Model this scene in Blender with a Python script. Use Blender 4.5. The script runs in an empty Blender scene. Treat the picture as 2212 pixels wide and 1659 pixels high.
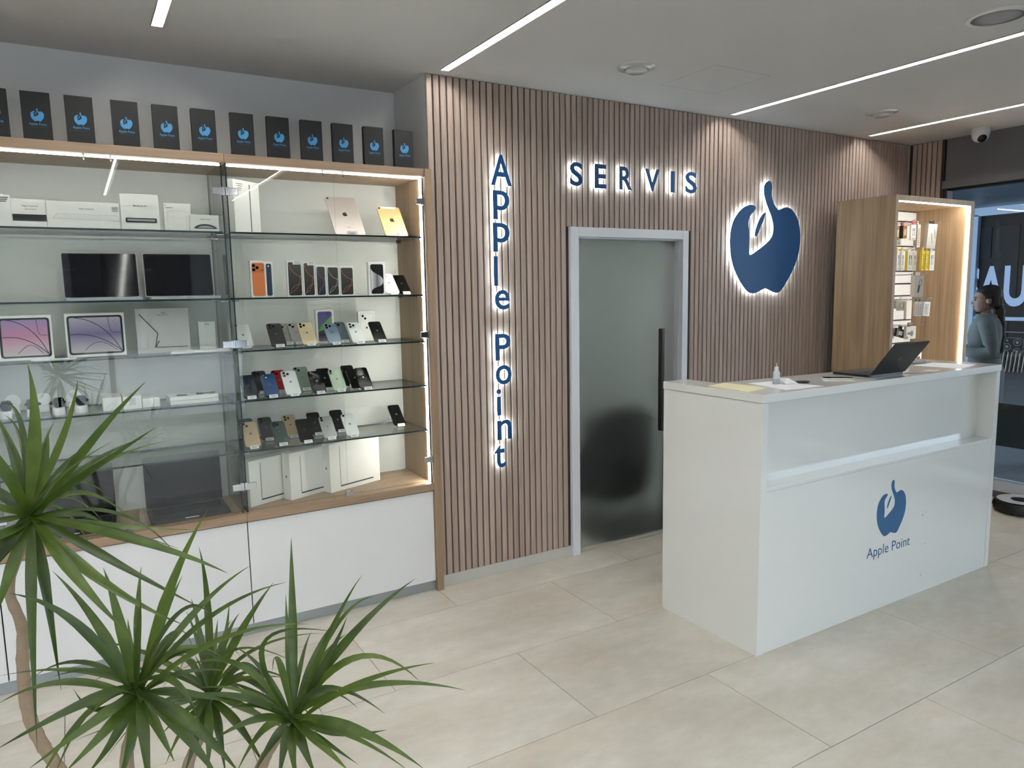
import bpy, bmesh, math, random
from mathutils import Vector, Matrix
random.seed(7)
scn = bpy.context.scene
COL = scn.collection

# ---------------------------------------------------------------- camera
YAW, PITCH, ROLL, FPX = 0.537980164, 0.125972213, -0.0182944034, 1570.75658
fw = Vector((math.sin(YAW)*math.cos(PITCH), math.cos(YAW)*math.cos(PITCH), -math.sin(PITCH)))
rt = Vector((math.cos(YAW), -math.sin(YAW), 0)); up = rt.cross(fw)
r2 = rt*math.cos(ROLL) + up*math.sin(ROLL); u2 = -rt*math.sin(ROLL) + up*math.cos(ROLL)
cam_data = bpy.data.cameras.new('camera'); cam = bpy.data.objects.new('camera', cam_data); COL.objects.link(cam)
cam.matrix_world = Matrix(((r2.x, u2.x, -fw.x, 0), (r2.y, u2.y, -fw.y, 0), (r2.z, u2.z, -fw.z, 1.66), (0, 0, 0, 1)))
cam_data.sensor_width = 36; cam_data.lens = FPX/2212*36; cam_data.clip_start = 0.05; cam_data.clip_end = 300
scn.camera = cam
# ---------------------------------------------------------------- world, sun, exposure
world = bpy.data.worlds.new('sky'); scn.world = world; world.use_nodes = True
bg = world.node_tree.nodes['Background']; bg.inputs[0].default_value = (0.74, 0.87, 1.0, 1); bg.inputs[1].default_value = 4.0
sun_d = bpy.data.lights.new('sun', 'SUN'); sun_d.energy = 8.0; sun_d.angle = 0.02; sun_d.color = (1, .95, .88)
sun = bpy.data.objects.new('sun', sun_d); COL.objects.link(sun); sun.rotation_euler = (math.radians(-42), 0, math.radians(12))
pd = bpy.data.lights.new('window_portal', 'AREA'); pd.shape = 'RECTANGLE'; pd.size = 5.4; pd.size_y = 2.45; pd.cycles.is_portal = True
po = bpy.data.objects.new('window_portal', pd); COL.objects.link(po); po.location = (-.7, -3.12, 1.35); po.rotation_euler = (math.radians(90), 0, 0)
vs = scn.view_settings
vs.view_transform = 'Standard'; vs.look = 'None'; vs.gamma = 1.0; vs.use_curve_mapping = False; vs.exposure = 0.68
scn.cycles.transparent_max_bounces = 24; scn.cycles.max_bounces = 6; scn.cycles.diffuse_bounces = 3; scn.cycles.glossy_bounces = 3; scn.cycles.transmission_bounces = 4; scn.cycles.use_adaptive_sampling = True; scn.cycles.adaptive_threshold = .16; scn.cycles.adaptive_min_samples = 16; scn.cycles.caustics_reflective = False; scn.cycles.caustics_refractive = False; scn.cycles.use_denoising = True
scn.cycles.sample_clamp_indirect = 6.0

# ---------------------------------------------------------------- helpers
def srgb(r, g, b):
    def f(c):
        c /= 255.0
        return c/12.92 if c <= .04045 else ((c+.055)/1.055)**2.4
    return (f(r), f(g), f(b), 1)

class MB:
    def __init__(s): s.v = []; s.f = []; s.m = []
    def face(s, pts, mi=0):
        n = len(s.v); s.v += [tuple(p) for p in pts]; s.f.append(tuple(range(n, n+len(pts)))); s.m.append(mi)
    def box(s, x0, x1, y0, y1, z0, z1, mi=0, edge=None):
        n = len(s.v)
        s.v += [(x0,y0,z0),(x1,y0,z0),(x1,y1,z0),(x0,y1,z0),(x0,y0,z1),(x1,y0,z1),(x1,y1,z1),(x0,y1,z1)]
        fs = [(0,3,2,1),(4,5,6,7),(0,1,5,4),(1,2,6,5),(2,3,7,6),(3,0,4,7)]  # bottom top front right back left
        for i, f in enumerate(fs):
            s.f.append(tuple(n+k for k in f)); s.m.append(edge[i] if edge else mi)
        return s
    def prism(s, pts, y0, y1, mi=0, side=None, fwd=True):
        """outline in (x,z), counter-clockwise seen from -Y; extruded y0 (front) .. y1 (back)"""
        n = len(s.v); k = len(pts)
        s.v += [(x, y0, z) for x, z in pts] + [(x, y1, z) for x, z in pts]
        s.f.append(tuple(n+i for i in range(k))); s.m.append(mi)
        s.f.append(tuple(n+k+i for i in reversed(range(k)))); s.m.append(mi)
        for i in range(k):
            j = (i+1) % k
            s.f.append((n+i, n+k+i, n+k+j, n+j)); s.m.append(mi if side is None else side)
        return s
    def vprism(s, pts, z0, z1, mi=0):
        """outline in (x,y) counter-clockwise from above, extruded z0..z1"""
        n = len(s.v); k = len(pts)
        s.v += [(x, y, z0) for x, y in pts] + [(x, y, z1) for x, y in pts]
        s.f.append(tuple(n+i for i in reversed(range(k)))); s.m.append(mi)
        s.f.append(tuple(n+k+i for i in range(k))); s.m.append(mi)
        for i in range(k):
            j = (i+1) % k
            s.f.append((n+i, n+j, n+k+j, n+k+i)); s.m.append(mi)
        return s
    def lathe(s, prof, seg=24, c=(0,0,0), axis='z', mi=0):
        n = len(s.v)
        for r, h in prof:
            for i in range(seg):
                a = 2*math.pi*i/seg; x, y = r*math.cos(a), r*math.sin(a)
                p = (x, y, h) if axis == 'z' else ((x, h, y) if axis == 'y' else (h, x, y))
                s.v.append((p[0]+c[0], p[1]+c[1], p[2]+c[2]))
        for k in range(len(prof)-1):
            for i in range(seg):
                j = (i+1) % seg
                q = (n+k*seg+i, n+k*seg+j, n+(k+1)*seg+j, n+(k+1)*seg+i)
                s.f.append(q if axis != 'y' else q[::-1]); s.m.append(mi)
        a = tuple(n+i for i in range(seg)); b = tuple(n+(len(prof)-1)*seg+i for i in range(seg))
        s.f += [a[::-1] if axis != 'y' else a, b if axis != 'y' else b[::-1]]; s.m += [mi, mi]
        return s
    def tube(s, pts, rad, seg=8, mi=0):
        pts = [Vector(p) for p in pts]; n = len(s.v); k = len(pts)
        rads = rad if isinstance(rad, (list, tuple)) else [rad]*k
        u = None
        for i, p in enumerate(pts):
            t = (pts[min(i+1, k-1)] - pts[max(i-1, 0)]).normalized()
            if u is None:
                u = t.cross(Vector((0, 0, 1)))
                if u.length < 1e-3: u = t.cross(Vector((1, 0, 0)))
            u = (u - t*u.dot(t)).normalized(); w = t.cross(u)
            for q in range(seg):
                a = 2*math.pi*q/seg
                s.v.append(tuple(p + (u*math.cos(a) + w*math.sin(a))*rads[i]))
        for i in range(k-1):
            for q in range(seg):
                j = (q+1) % seg
                s.f.append((n+i*seg+q, n+i*seg+j, n+(i+1)*seg+j, n+(i+1)*seg+q)); s.m.append(mi)
        s.f.append(tuple(n+q for q in reversed(range(seg)))); s.m.append(mi)
        s.f.append(tuple(n+(k-1)*seg+q for q in range(seg))); s.m.append(mi)
        return s
    def mesh(s, name, smooth=False):
        me = bpy.data.meshes.new(name); me.from_pydata(s.v, [], s.f)
        for p, mi in zip(me.polygons, s.m): p.material_index = mi; p.use_smooth = smooth
        me.update(); return me
    def build(s, name, mats, parent=None, smooth=False, bevel=0, loc=None):
        me = s.mesh(name, smooth)
        return link(name, me, mats, parent, bevel, loc)

def link(name, me, mats, parent=None, bevel=0, loc=None):
    if not isinstance(mats, (list, tuple)): mats = [mats]
    if len(me.materials) == 0:
        for m in mats: me.materials.append(m)
    o = bpy.data.objects.new(name, me); COL.objects.link(o)
    if parent is not None: o.parent = parent
    if loc is not None: o.location = loc
    if bevel:
        b = o.modifiers.new('bevel', 'BEVEL'); b.width = bevel; b.segments = 2; b.limit_method = 'ANGLE'; b.angle_limit = math.radians(40)
    return o
def autosmooth(o, ang=40):
    me = o.data
    for p in me.polygons: p.use_smooth = True
    bm = bmesh.new(); bm.from_mesh(me)
    for e in bm.edges:
        if len(e.link_faces) == 2 and e.calc_face_angle(0) > math.radians(ang): e.smooth = False
    bm.to_mesh(me); bm.free(); return o
def T(name, label, cat, loc=(0,0,0), rot=(0,0,0), group=None):
    o = bpy.data.objects.new(name, None); COL.objects.link(o); o.empty_display_size = .05
    o.location = loc; o.rotation_euler = rot; o['label'] = label; o['category'] = cat
    if group: o['group'] = group
    return o
def tag(o, label, cat, group=None):
    o['label'] = label; o['category'] = cat
    if group: o['group'] = group
    return o
def struct(o, label=None):
    o['kind'] = 'structure'
    if label: o['label'] = label
    return o
def rrect(w, h, r, n=4, cx=0, cz=0):
    pts = []
    for (sx, sz, a0) in ((1,-1,-90),(1,1,0),(-1,1,90),(-1,-1,180)):
        for i in range(n+1):
            a = math.radians(a0 + 90*i/n)
            pts.append((cx + sx*(w/2-r) + r*math.cos(a), cz + sz*(h/2-r) + r*math.sin(a)))
    return pts
def circ(r, n=20, cx=0, cz=0): return [(cx+r*math.cos(2*math.pi*i/n), cz+r*math.sin(2*math.pi*i/n)) for i in range(n)]

# ---------------------------------------------------------------- materials
def nodes(name):
    m = bpy.data.materials.new(name); m.use_nodes = True
    nt = m.node_tree; return m, nt, nt.nodes['Principled BSDF']
MATS = {}
def M(name, col, rough=.5, metal=0, spec=.5, var=0, scale=8, coat=0, bump=0, emit=None, es=0, alpha=1):
    if name in MATS: return MATS[name]
    m, nt, b = nodes(name)
    b.inputs['Base Color'].default_value = col; b.inputs['Roughness'].default_value = rough; b.inputs['Metallic'].default_value = metal
    b.inputs['Specular IOR Level'].default_value = spec; b.inputs['Coat Weight'].default_value = coat; b.inputs['Coat Roughness'].default_value = .05
    if emit: b.inputs['Emission Color'].default_value = emit; b.inputs['Emission Strength'].default_value = es
    tc = nt.nodes.new('ShaderNodeTexCoord'); nz = nt.nodes.new('ShaderNodeTexNoise'); nz.inputs['Scale'].default_value = scale; nz.inputs['Detail'].default_value = 4
    nt.links.new(tc.outputs['Object'], nz.inputs['Vector'])
    if var:
        mx = nt.nodes.new('ShaderNodeMix'); mx.data_type = 'RGBA'
        mx.inputs[6].default_value = tuple(c*(1-var) for c in col[:3])+(1,); mx.inputs[7].default_value = tuple(min(1, c*(1+var)) for c in col[:3])+(1,)
        nt.links.new(nz.outputs['Fac'], mx.inputs[0]); nt.links.new(mx.outputs[2], b.inputs['Base Color'])
    else:   # tiny gloss variation keeps it a procedural node material
        mr = nt.nodes.new('ShaderNodeMapRange'); mr.inputs['To Min'].default_value = max(0, rough-.03); mr.inputs['To Max'].default_value = min(1, rough+.03)
        nt.links.new(nz.outputs['Fac'], mr.inputs['Value']); nt.links.new(mr.outputs['Result'], b.inputs['Roughness'])
    if bump:
        bp = nt.nodes.new('ShaderNodeBump'); bp.inputs['Strength'].default_value = bump; bp.inputs['Distance'].default_value = .002
        nt.links.new(nz.outputs['Fac'], bp.inputs['Height']); nt.links.new(bp.outputs['Normal'], b.inputs['Normal'])
    MATS[name] = m; return m
def WOOD(name, c1, c2, axis='z', rough=.5, fine=90, coarse=6):
    if name in MATS: return MATS[name]
    m, nt, b = nodes(name); L = nt.links.new; N = nt.nodes.new
    tc = N('ShaderNodeTexCoord'); oi = N('ShaderNodeObjectInfo'); cm = N('ShaderNodeCombineXYZ')
    mu = N('ShaderNodeMath'); mu.operation = 'MULTIPLY'; mu.inputs[1].default_value = 37.0; L(oi.outputs['Random'], mu.inputs[0])
    for i in range(3): L(mu.outputs[0], cm.inputs[i])
    ad = N('ShaderNodeVectorMath'); ad.operation = 'ADD'; L(tc.outputs['Object'], ad.inputs[0]); L(cm.outputs[0], ad.inputs[1])
    k = {'x': 0, 'y': 1, 'z': 2}[axis]
    def noise(sc, st, det):
        mp = N('ShaderNodeMapping'); v = [sc, sc, sc]; v[k] = sc*st; mp.inputs['Scale'].default_value = v
        L(ad.outputs[0], mp.inputs['Vector']); n = N('ShaderNodeTexNoise'); n.inputs['Scale'].default_value = 1; n.inputs['Detail'].default_value = det; n.inputs['Distortion'].default_value = .6
        L(mp.outputs[0], n.inputs['Vector']); return n
    a, c = noise(fine, .025, 5), noise(coarse, .12, 3)
    mx = N('ShaderNodeMix'); mx.data_type = 'FLOAT'; mx.inputs[0].default_value = .5; L(a.outputs['Fac'], mx.inputs[2]); L(c.outputs['Fac'], mx.inputs[3])
    cr = N('ShaderNodeValToRGB'); cr.color_ramp.elements[0].position = .33; cr.color_ramp.elements[1].position = .66
    cr.color_ramp.elements[0].color = c1; cr.color_ramp.elements[1].color = c2
    L(mx.outputs[0], cr.inputs[0]); L(cr.outputs[0], b.inputs['Base Color']); b.inputs['Roughness'].default_value = rough
    bp = N('ShaderNodeBump'); bp.inputs['Strength'].default_value = .15; bp.inputs['Distance'].default_value = .001; L(a.outputs['Fac'], bp.inputs['Height']); L(bp.outputs['Normal'], b.inputs['Normal'])
    MATS[name] = m; return m
def GLASS(name, tint=(.97,.985,.975), f0=.045, rough=0.0):
    """thin architectural glass: see-through with Schlick reflection, the same from every side"""
    if name in MATS: return MATS[name]
    m = bpy.data.materials.new(name); m.use_nodes = True; nt = m.node_tree; nt.nodes.clear(); L = nt.links.new; N = nt.nodes.new
    g = N('ShaderNodeNewGeometry'); d = N('ShaderNodeVectorMath'); d.operation = 'DOT_PRODUCT'; L(g.outputs['Incoming'], d.inputs[0]); L(g.outputs['Normal'], d.inputs[1])
    ab = N('ShaderNodeMath'); ab.operation = 'ABSOLUTE'; L(d.outputs['Value'], ab.inputs[0])
    s1 = N('ShaderNodeMath'); s1.operation = 'SUBTRACT'; s1.inputs[0].default_value = 1; L(ab.outputs[0], s1.inputs[1])
    pw = N('ShaderNodeMath'); pw.operation = 'POWER'; pw.inputs[1].default_value = 5; L(s1.outputs[0], pw.inputs[0])
    ma = N('ShaderNodeMath'); ma.operation = 'MULTIPLY_ADD'; ma.inputs[1].default_value = 1-f0; ma.inputs[2].default_value = f0; L(pw.outputs[0], ma.inputs[0])
    t = N('ShaderNodeBsdfTransparent'); t.inputs[0].default_value = tint+(1,); gl = N('ShaderNodeBsdfGlossy'); gl.inputs['Roughness'].default_value = rough
    mx = N('ShaderNodeMixShader'); L(ma.outputs[0], mx.inputs[0]); L(t.outputs[0], mx.inputs[1]); L(gl.outputs[0], mx.inputs[2])
    o = N('ShaderNodeOutputMaterial'); L(mx.outputs[0], o.inputs[0]); MATS[name] = m; return m
def EMIT(name, col, st):
    if name in MATS: return MATS[name]
    m = bpy.data.materials.new(name); m.use_nodes = True; nt = m.node_tree; nt.nodes.clear()
    e = nt.nodes.new('ShaderNodeEmission'); e.inputs[0].default_value = col; e.inputs[1].default_value = st
    o = nt.nodes.new('ShaderNodeOutputMaterial'); nt.links.new(e.outputs[0], o.inputs[0]); MATS[name] = m; return m

white_wall = M('painted_wall', srgb(220, 220, 218), .85, var=.015, scale=3)
ceil_mat = M('ceiling_paint', srgb(205, 204, 203), .9, var=.01, scale=2)
slat_mat = WOOD('slat_wood', srgb(156, 137, 124), srgb(190, 171, 157), 'z', .55)
slat_back = M('slat_backing', srgb(64, 54, 48), .9, var=.1)
oak_x = WOOD('oak_laminate_horizontal', srgb(146, 121, 97), srgb(178, 152, 126), 'x', .45)
oak_z = WOOD('oak_laminate_vertical', srgb(143, 118, 92), srgb(176, 150, 122), 'z', .45)
oak_k = WOOD('oak_veneer_tall', srgb(146, 120, 90), srgb(188, 160, 126), 'z', .5, 60, 9)
white_lam = M('white_laminate', srgb(232, 232, 232), .42, var=.006, scale=4)
white_gloss = M('white_high_gloss', srgb(228, 228, 224), .09, coat=.4)
white_back = M('cabinet_back_laminate', srgb(222, 222, 218), .5)
alu_kick = M('brushed_plinth', srgb(170, 178, 182), .35, metal=.6)
chrome = M('chrome', srgb(200, 202, 205), .12, metal=1)
dark_met = M('dark_metal', srgb(70, 66, 62), .35, metal=.7)
glass_door = GLASS('cabinet_glass', (.97, .985, .977), .034)
glass_shelf = GLASS('shelf_glass', (.955, .975, .965), .032)
glass_edge = M('glass_edge_dark', srgb(30, 52, 54), .12)
glass_edge_l = GLASS('glass_edge_pale', (.75, .82, .80), .1)
acrylic = GLASS('clear_acrylic', (.95, .96, .96), .05)
win_glass = GLASS('window_glass', (.97, .98, .98), .045)
led_white = EMIT('led_white', (1, .96, .88, 1), 48)
led_cab = EMIT('led_cabinet', (1, .98, .92, 1), 15)
led_cabv = EMIT('led_cabinet_upright', (1, .98, .92, 1), 60)
led_ceiling = EMIT('led_ceiling', (1, .985, .96, 1), 54)
black_mat = M('black_plastic', srgb(16, 16, 17), .35)
# ================================================================ STRUCTURE
def tile_material():
    m, nt, b = nodes('beige_porcelain_tile'); L = nt.links.new; N = nt.nodes.new
    tc = N('ShaderNodeTexCoord'); oi = N('ShaderNodeObjectInfo'); cm = N('ShaderNodeCombineXYZ'); mu = N('ShaderNodeMath'); mu.operation = 'MULTIPLY'; mu.inputs[1].default_value = 61
    L(oi.outputs['Random'], mu.inputs[0]); L(mu.outputs[0], cm.inputs[0]); L(mu.outputs[0], cm.inputs[1])
    ad = N('ShaderNodeVectorMath'); ad.operation = 'ADD'; L(tc.outputs['Object'], ad.inputs[0]); L(cm.outputs[0], ad.inputs[1])
    mp = N('ShaderNodeMapping'); mp.inputs['Scale'].default_value = (1.3, 2.6, 1); L(ad.outputs[0], mp.inputs[0])
    n1 = N('ShaderNodeTexNoise'); n1.inputs['Scale'].default_value = 1.4; n1.inputs['Detail'].default_value = 6; n1.inputs['Roughness'].default_value = .6; L(mp.outputs[0], n1.inputs['Vector'])
    n2 = N('ShaderNodeTexNoise'); n2.inputs['Scale'].default_value = 9; n2.inputs['Detail'].default_value = 8; n2.inputs['Roughness'].default_value = .7; L(mp.outputs[0], n2.inputs['Vector'])
    n3 = N('ShaderNodeTexNoise'); n3.inputs['Scale'].default_value = .9; n3.inputs['Detail'].default_value = 3; L(mp.outputs[0], n3.inputs['Vector'])
    r1 = N('ShaderNodeValToRGB'); e = r1.color_ramp.elements; e[0].position = .3; e[1].position = .72
    e[0].color = srgb(190, 183, 168); e[1].color = srgb(216, 210, 199); k = r1.color_ramp.elements.new(.52); k.color = srgb(203, 197, 184)
    L(n1.outputs['Fac'], r1.inputs[0])
    r3 = N('ShaderNodeValToRGB'); e = r3.color_ramp.elements; e[0].position = .56; e[1].position = .72; e[0].color = (0,0,0,1); e[1].color = (1,1,1,1); L(n3.outputs['Fac'], r3.inputs[0])
    sc = N('ShaderNodeMath'); sc.operation = 'MULTIPLY'; sc.inputs[1].default_value = .4; L(r3.outputs[0], sc.inputs[0])
    mx = N('ShaderNodeMix'); mx.data_type = 'RGBA'; mx.inputs[7].default_value = srgb(208, 186, 164); L(sc.outputs[0], mx.inputs[0]); L(r1.outputs[0], mx.inputs[6])
    r2 = N('ShaderNodeMapRange'); r2.inputs['From Min'].default_value = .3; r2.inputs['From Max'].default_value = .7; r2.inputs['To Min'].default_value = .93; r2.inputs['To Max'].default_value = 1.04; L(n2.outputs['Fac'], r2.inputs['Value'])
    m2 = N('ShaderNodeMix'); m2.data_type = 'RGBA'; m2.blend_type = 'MULTIPLY'; m2.inputs[0].default_value = 1; L(mx.outputs[2], m2.inputs[6]); L(r2.outputs[0], m2.inputs[7])
    L(m2.outputs[2], b.inputs['Base Color']); b.inputs['Roughness'].default_value = .42; b.inputs['Specular IOR Level'].default_value = .45
    return m
tile_mat = tile_material()
grout = M('grout', srgb(120, 113, 104), .9, var=.1, scale=40)
XL, XR, YF, YB, ZC = -3.6, 6.04, -3.2, 3.627, 2.80
# floor: grout bed plus each tile as its own piece
floor = struct(MB().box(XL-.3, XR+.35, YF-.2, 4.3, -.12, -.003).build('floor', grout))
PX, PY = 1.196, .6065
mt = MB().box(0, PX-.003, 0, PY-.003, -.012, 0).mesh('tile'); mt.materials.append(tile_mat)
cut = {}
for j in range(-10, 3):
    y0 = 2.131 + PY*j
    off = 2.232 if j % 2 else 1.634
    if y0+PY < YF: continue
    for i in range(-6, 6):
        x0 = off + PX*i
        if x0 > XR+.02 or x0+PX < XL: continue
        w = min(PX, XR+.02-x0); h = min(PY, 3.62-y0)
        if w < PX-1e-4 or h < PY-1e-4:
            me = MB().box(0, w-.003, 0, h-.003, -.012, 0).mesh('tile'); me.materials.append(tile_mat)
        else: me = mt
        o = bpy.data.objects.new('tile', me); COL.objects.link(o); o.parent = floor; o.location = (x0, y0, 0)
# threshold behind the door and under the cabinets
o = MB().box(2.60, 3.52, 3.6235, 4.25, -.012, 0).build('tile', tile_mat, floor)

# ceiling with the recessed light channels cut as separate slabs
strips = [.395, 1.735, 3.846, 5.345, -.95, -2.30]  # final pair is unseen, added to brighten the left of the room
SW = .025
SEND = {.395: -2.2, 1.735: -2.2, 3.846: 1.5, 5.345: 2.1, -.95: -2.2, -2.30: -2.2}
cb = MB(); xs = [XL-.2]
for s in sorted(strips): xs += [s-SW, s+SW]
xs.append(XR+.1)
for k in range(0, len(xs), 2): cb.box(xs[k], xs[k+1], YF-.2, 4.3, ZC, ZC+.12)
for s in strips:
    e_ = SEND[s]; cb.box(s-SW, s+SW, 3.53, 4.3, ZC, ZC+.12); cb.box(s-SW, s+SW, YF-.2, e_, ZC, ZC+.12); cb.box(s-SW-.01, s+SW+.01, e_-.1, 3.6, ZC+.12, ZC+.14)
ceiling = struct(cb.build('ceiling', ceil_mat))
gm = M('seam_line', srgb(150, 150, 148), .9)
hatch = MB()
hx0, hx1, hy0, hy1, hw = 2.935, 3.345, 2.81, 3.215, .0016
for a in ((hx0, hx1, hy0, hy0+hw), (hx0, hx1, hy1, hy1+hw), (hx0, hx0+hw, hy0, hy1), (hx1, hx1+hw, hy0, hy1)): hatch.box(a[0], a[1], a[2], a[3], ZC-.0004, ZC+.003)
ho = hatch.build('access_panel_seam', gm, ceiling)

# back wall behind the slats, with the door opening; slats are the pieces
DX0, DX1, DZ = 2.628, 3.485, 1.985
wb = MB()
wb.box(1.70, DX0, YB, YB+.16, 0, ZC); wb.box(DX1, XR, YB, YB+.16, 0, ZC); wb.box(DX0, DX1, YB, YB+.16, DZ, ZC)
wall_back = struct(wb.build('wall_back', slat_back))
SP, SWd = .0405, .0322
def slat_mesh(h):
    b = MB(); r = .003; pts = [(0, .012), (SWd, .012), (SWd, r), (SWd-r, 0), (r, 0), (0, r)]
    b.vprism([(x, y) for x, y in pts][::-1][::-1], 0, h); me = b.mesh('slat'); me.materials.append(slat_mat); return me
sm_full = slat_mesh(ZC-.068-.004); sm_door = slat_mesh(ZC-2.042-.004)
x = 1.6685
while x < XR-.02:
    over = x+SWd > 2.578 and x < 3.533
    o = bpy.data.objects.new('slat', sm_door if over else sm_full); COL.objects.link(o); o.parent = wall_back
    o.location = (x, 3.615, 2.042 if over else .068); x += SP
bb = MB().box(1.667, 2.575, 3.618, 3.627, 0, .066).box(3.53, XR, 3.618, 3.627, 0, .066)
struct(bb.build('baseboard_back', M('cement_baseboard', srgb(196, 194, 188), .5, var=.04, scale=14)))
# niche around the display cabinet
wl = MB(); wl.box(XL, 1.70, 4.06, 4.2, 0, ZC); wl.box(1.668, 1.70, YB, 4.06, 0, ZC)
struct(wl.build('wall_niche', white_wall))
struct(MB().box(XL-.15, XL, YF, 4.2, 0, ZC).build('wall_left', white_wall))
# right wall: slatted return, bulkhead and storefront glazing
dark_wall = M('bulkhead_grey', srgb(104, 104, 106), .8, var=.02, scale=3)
wr = MB(); wr.box(XR+.012, XR+.16, 3.345, YB+.1, 0, ZC, 0)
wall_right = struct(wr.build('wall_right', slat_back))
y = 3.600
while y > 3.36:
    o = bpy.data.objects.new('slat', sm_full); COL.objects.link(o); o.parent = wall_right
    o.location = (XR, y, .068); o.rotation_euler = (0, 0, -math.pi/2); y -= SP
bh = MB().box(XR+.012, XR+.16, YF, 3.33, 2.44, ZC).box(XR-.004, XR+.16, YF, 3.345, 2.415, 2.475)
struct(bh.build('trim_1', dark_wall))
# storefront window to the passage
wf = M('white_window_frame', srgb(205, 210, 214), .35); dfr = M('dark_gasket', srgb(22, 22, 24), .5)
win1 = MB().box(XR+.03, XR+.10, YF, 3.335, .05, .13).build('window_1', wf); struct(win1)
MB().box(XR+.03, XR+.10, YF, 3.335, 0, .05).build('bottom_rail', M('threshold_grey', srgb(105, 103, 98), .6), win1)
MB().box(XR+.03, XR+.10, YF, 3.335, 2.40, 2.415).build('top_gasket', dfr, win1)
MB().box(XR+.02, XR+.10, 3.315, 3.345, .0, 2.42).build('jamb', dfr, win1)
for (a, b_) in ((.95, 3.315), (-1.2, .95), (-3.15, -1.2)):
    MB().box(XR+.055, XR+.065, a+.004, b_-.004, .13, 2.40).build('pane', GLASS('passage_glass', (.90, .93, .94), .02), win1)
film = GLASS('green_privacy_film', (.33, .37, .34), .03, .25)
MB().box(XR+.0665, XR+.0675, .96, 3.31, .40, .735).build('privacy_film', film, win1)

# front storefront behind the viewer: daylight comes in here
win2 = MB().box(-3.4, 2.0, YF-.05, YF+.05, 2.6, 2.68).build('window_2', dfr); struct(win2)
MB().box(-3.4, 2.0, YF-.05, YF+.05, 0, .12).build('sill', dfr, win2)
for x in (-3.4, -1.5, .35, 1.95): MB().box(x-.03, x+.03, YF-.05, YF+.05, .12, 2.6).build('mullion', dfr, win2)
for x0, x1 in ((-3.37, -1.53), (-1.47, .32), (.38, 1.92)): MB().box(x0, x1, YF-.004, YF+.004, .12, 2.6).build('pane', win_glass, win2)
wfm = MB().box(XL, -3.4, YF-.1, YF+.1, 0, ZC).box(2.0, XR+.16, YF-.1, YF+.1, 0, ZC).box(-3.4, 2.0, YF-.1, YF+.1, 2.68, ZC)
struct(wfm.build('wall_front', M('dark_wall_paint', srgb(84, 84, 86), .8, var=.02, scale=3)))

# frosted sliding door and its white frame
frost, nt, b = nodes('frosted_glass')
b.inputs['Base Color'].default_value = srgb(200, 206, 203); b.inputs['Roughness'].default_value = .5; b.inputs['Transmission Weight'].default_value = 1; b.inputs['IOR'].default_value = 1.25
nz = nt.nodes.new('ShaderNodeTexNoise'); nz.inputs['Scale'].default_value = 400; bp = nt.nodes.new('ShaderNodeBump'); bp.inputs['Strength'].default_value = .05; bp.inputs['Distance'].default_value = .001
nt.links.new(nz.outputs['Fac'], bp.inputs['Height']); nt.links.new(bp.outputs['Normal'], b.inputs['Normal'])
frame_mat = M('white_door_frame', srgb(222, 224, 228), .4)
door = MB()
door.box(2.575, 2.632, 3.598, 3.63, 0, 2.04); door.box(3.482, 3.532, 3.598, 3.63, 0, 2.04); door.box(2.632, 3.482, 3.598, 3.63, 1.983, 2.04)
d1 = door.build('door_1', frame_mat, bevel=.002); struct(d1)
lin = MB().box(2.628, 2.640, 3.63, 3.79, 0, 1.985).box(3.474, 3.486, 3.63, 3.79, 0, 1.985).box(2.640, 3.474, 3.63, 3.79, 1.975, 1.985)
lin.build('door_lining', frame_mat, d1)
MB().box(2.6415, 3.4725, 3.668, 3.678, .010, 1.972).build('frosted_leaf', frost, d1)
MB().box(3.334, 3.358, 3.632, 3.668, .71, 1.40).build('pull_handle', dark_met, d1, bevel=.003)
# back room seen through the frosted leaf
br = MB(); br.box(1.9, 4.6, 5.9, 6.0, 0, 2.6); br.box(1.85, 1.9, 3.9, 6, 0, 2.6); br.box(4.6, 4.65, 3.9, 6, 0, 2.6); br.box(1.85, 4.65, 3.9, 6.0, 2.6, 2.7); br.box(1.85, 4.65, 4.25, 6.0, -.1, 0)
struct(br.build('wall_backroom', M('backroom_paint', srgb(176, 182, 180), .8, var=.02)))
ch = T('armchair', 'dark blurred armchair standing behind the frosted glass door', 'chair', (3.22, 4.28, 0))
MB().prism(rrect(.56, .66, .16, 5, 0, .52), -.40, -.26).build('backrest', black_mat, ch, bevel=.03)
MB().box(-.27, .27, -.28, .24, .22, .42).build('seat', black_mat, ch, bevel=.04)
for s_ in (-1, 1): MB().box(s_*.27-.05, s_*.27+.05, -.28, .22, .2, .60).build('armrest', black_mat, ch, bevel=.03)
for (a_, b_) in ((-.22, -.3), (.22, -.3), (-.22, .2), (.22, .2)): MB().tube([(a_, b_, .24), (a_, b_, 0)], .02, 8).build('leg', black_mat, ch)
lb = T('backroom_fill_lamp', 'added unseen square lamp brightening the room behind the frosted door', 'lamp', (3.1, 5.0, 2.6))  # lamp added to brighten the back room behind the frosted leaf
MB().box(-.3, .3, -.3, .3, -.03, 0).build('housing', frame_mat, lb); MB().box(-.28, .28, -.28, .28, -.034, -.03).build('diffuser', EMIT('backroom_fill_glow', (1, .98, .95, 1), 25), lb)

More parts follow.
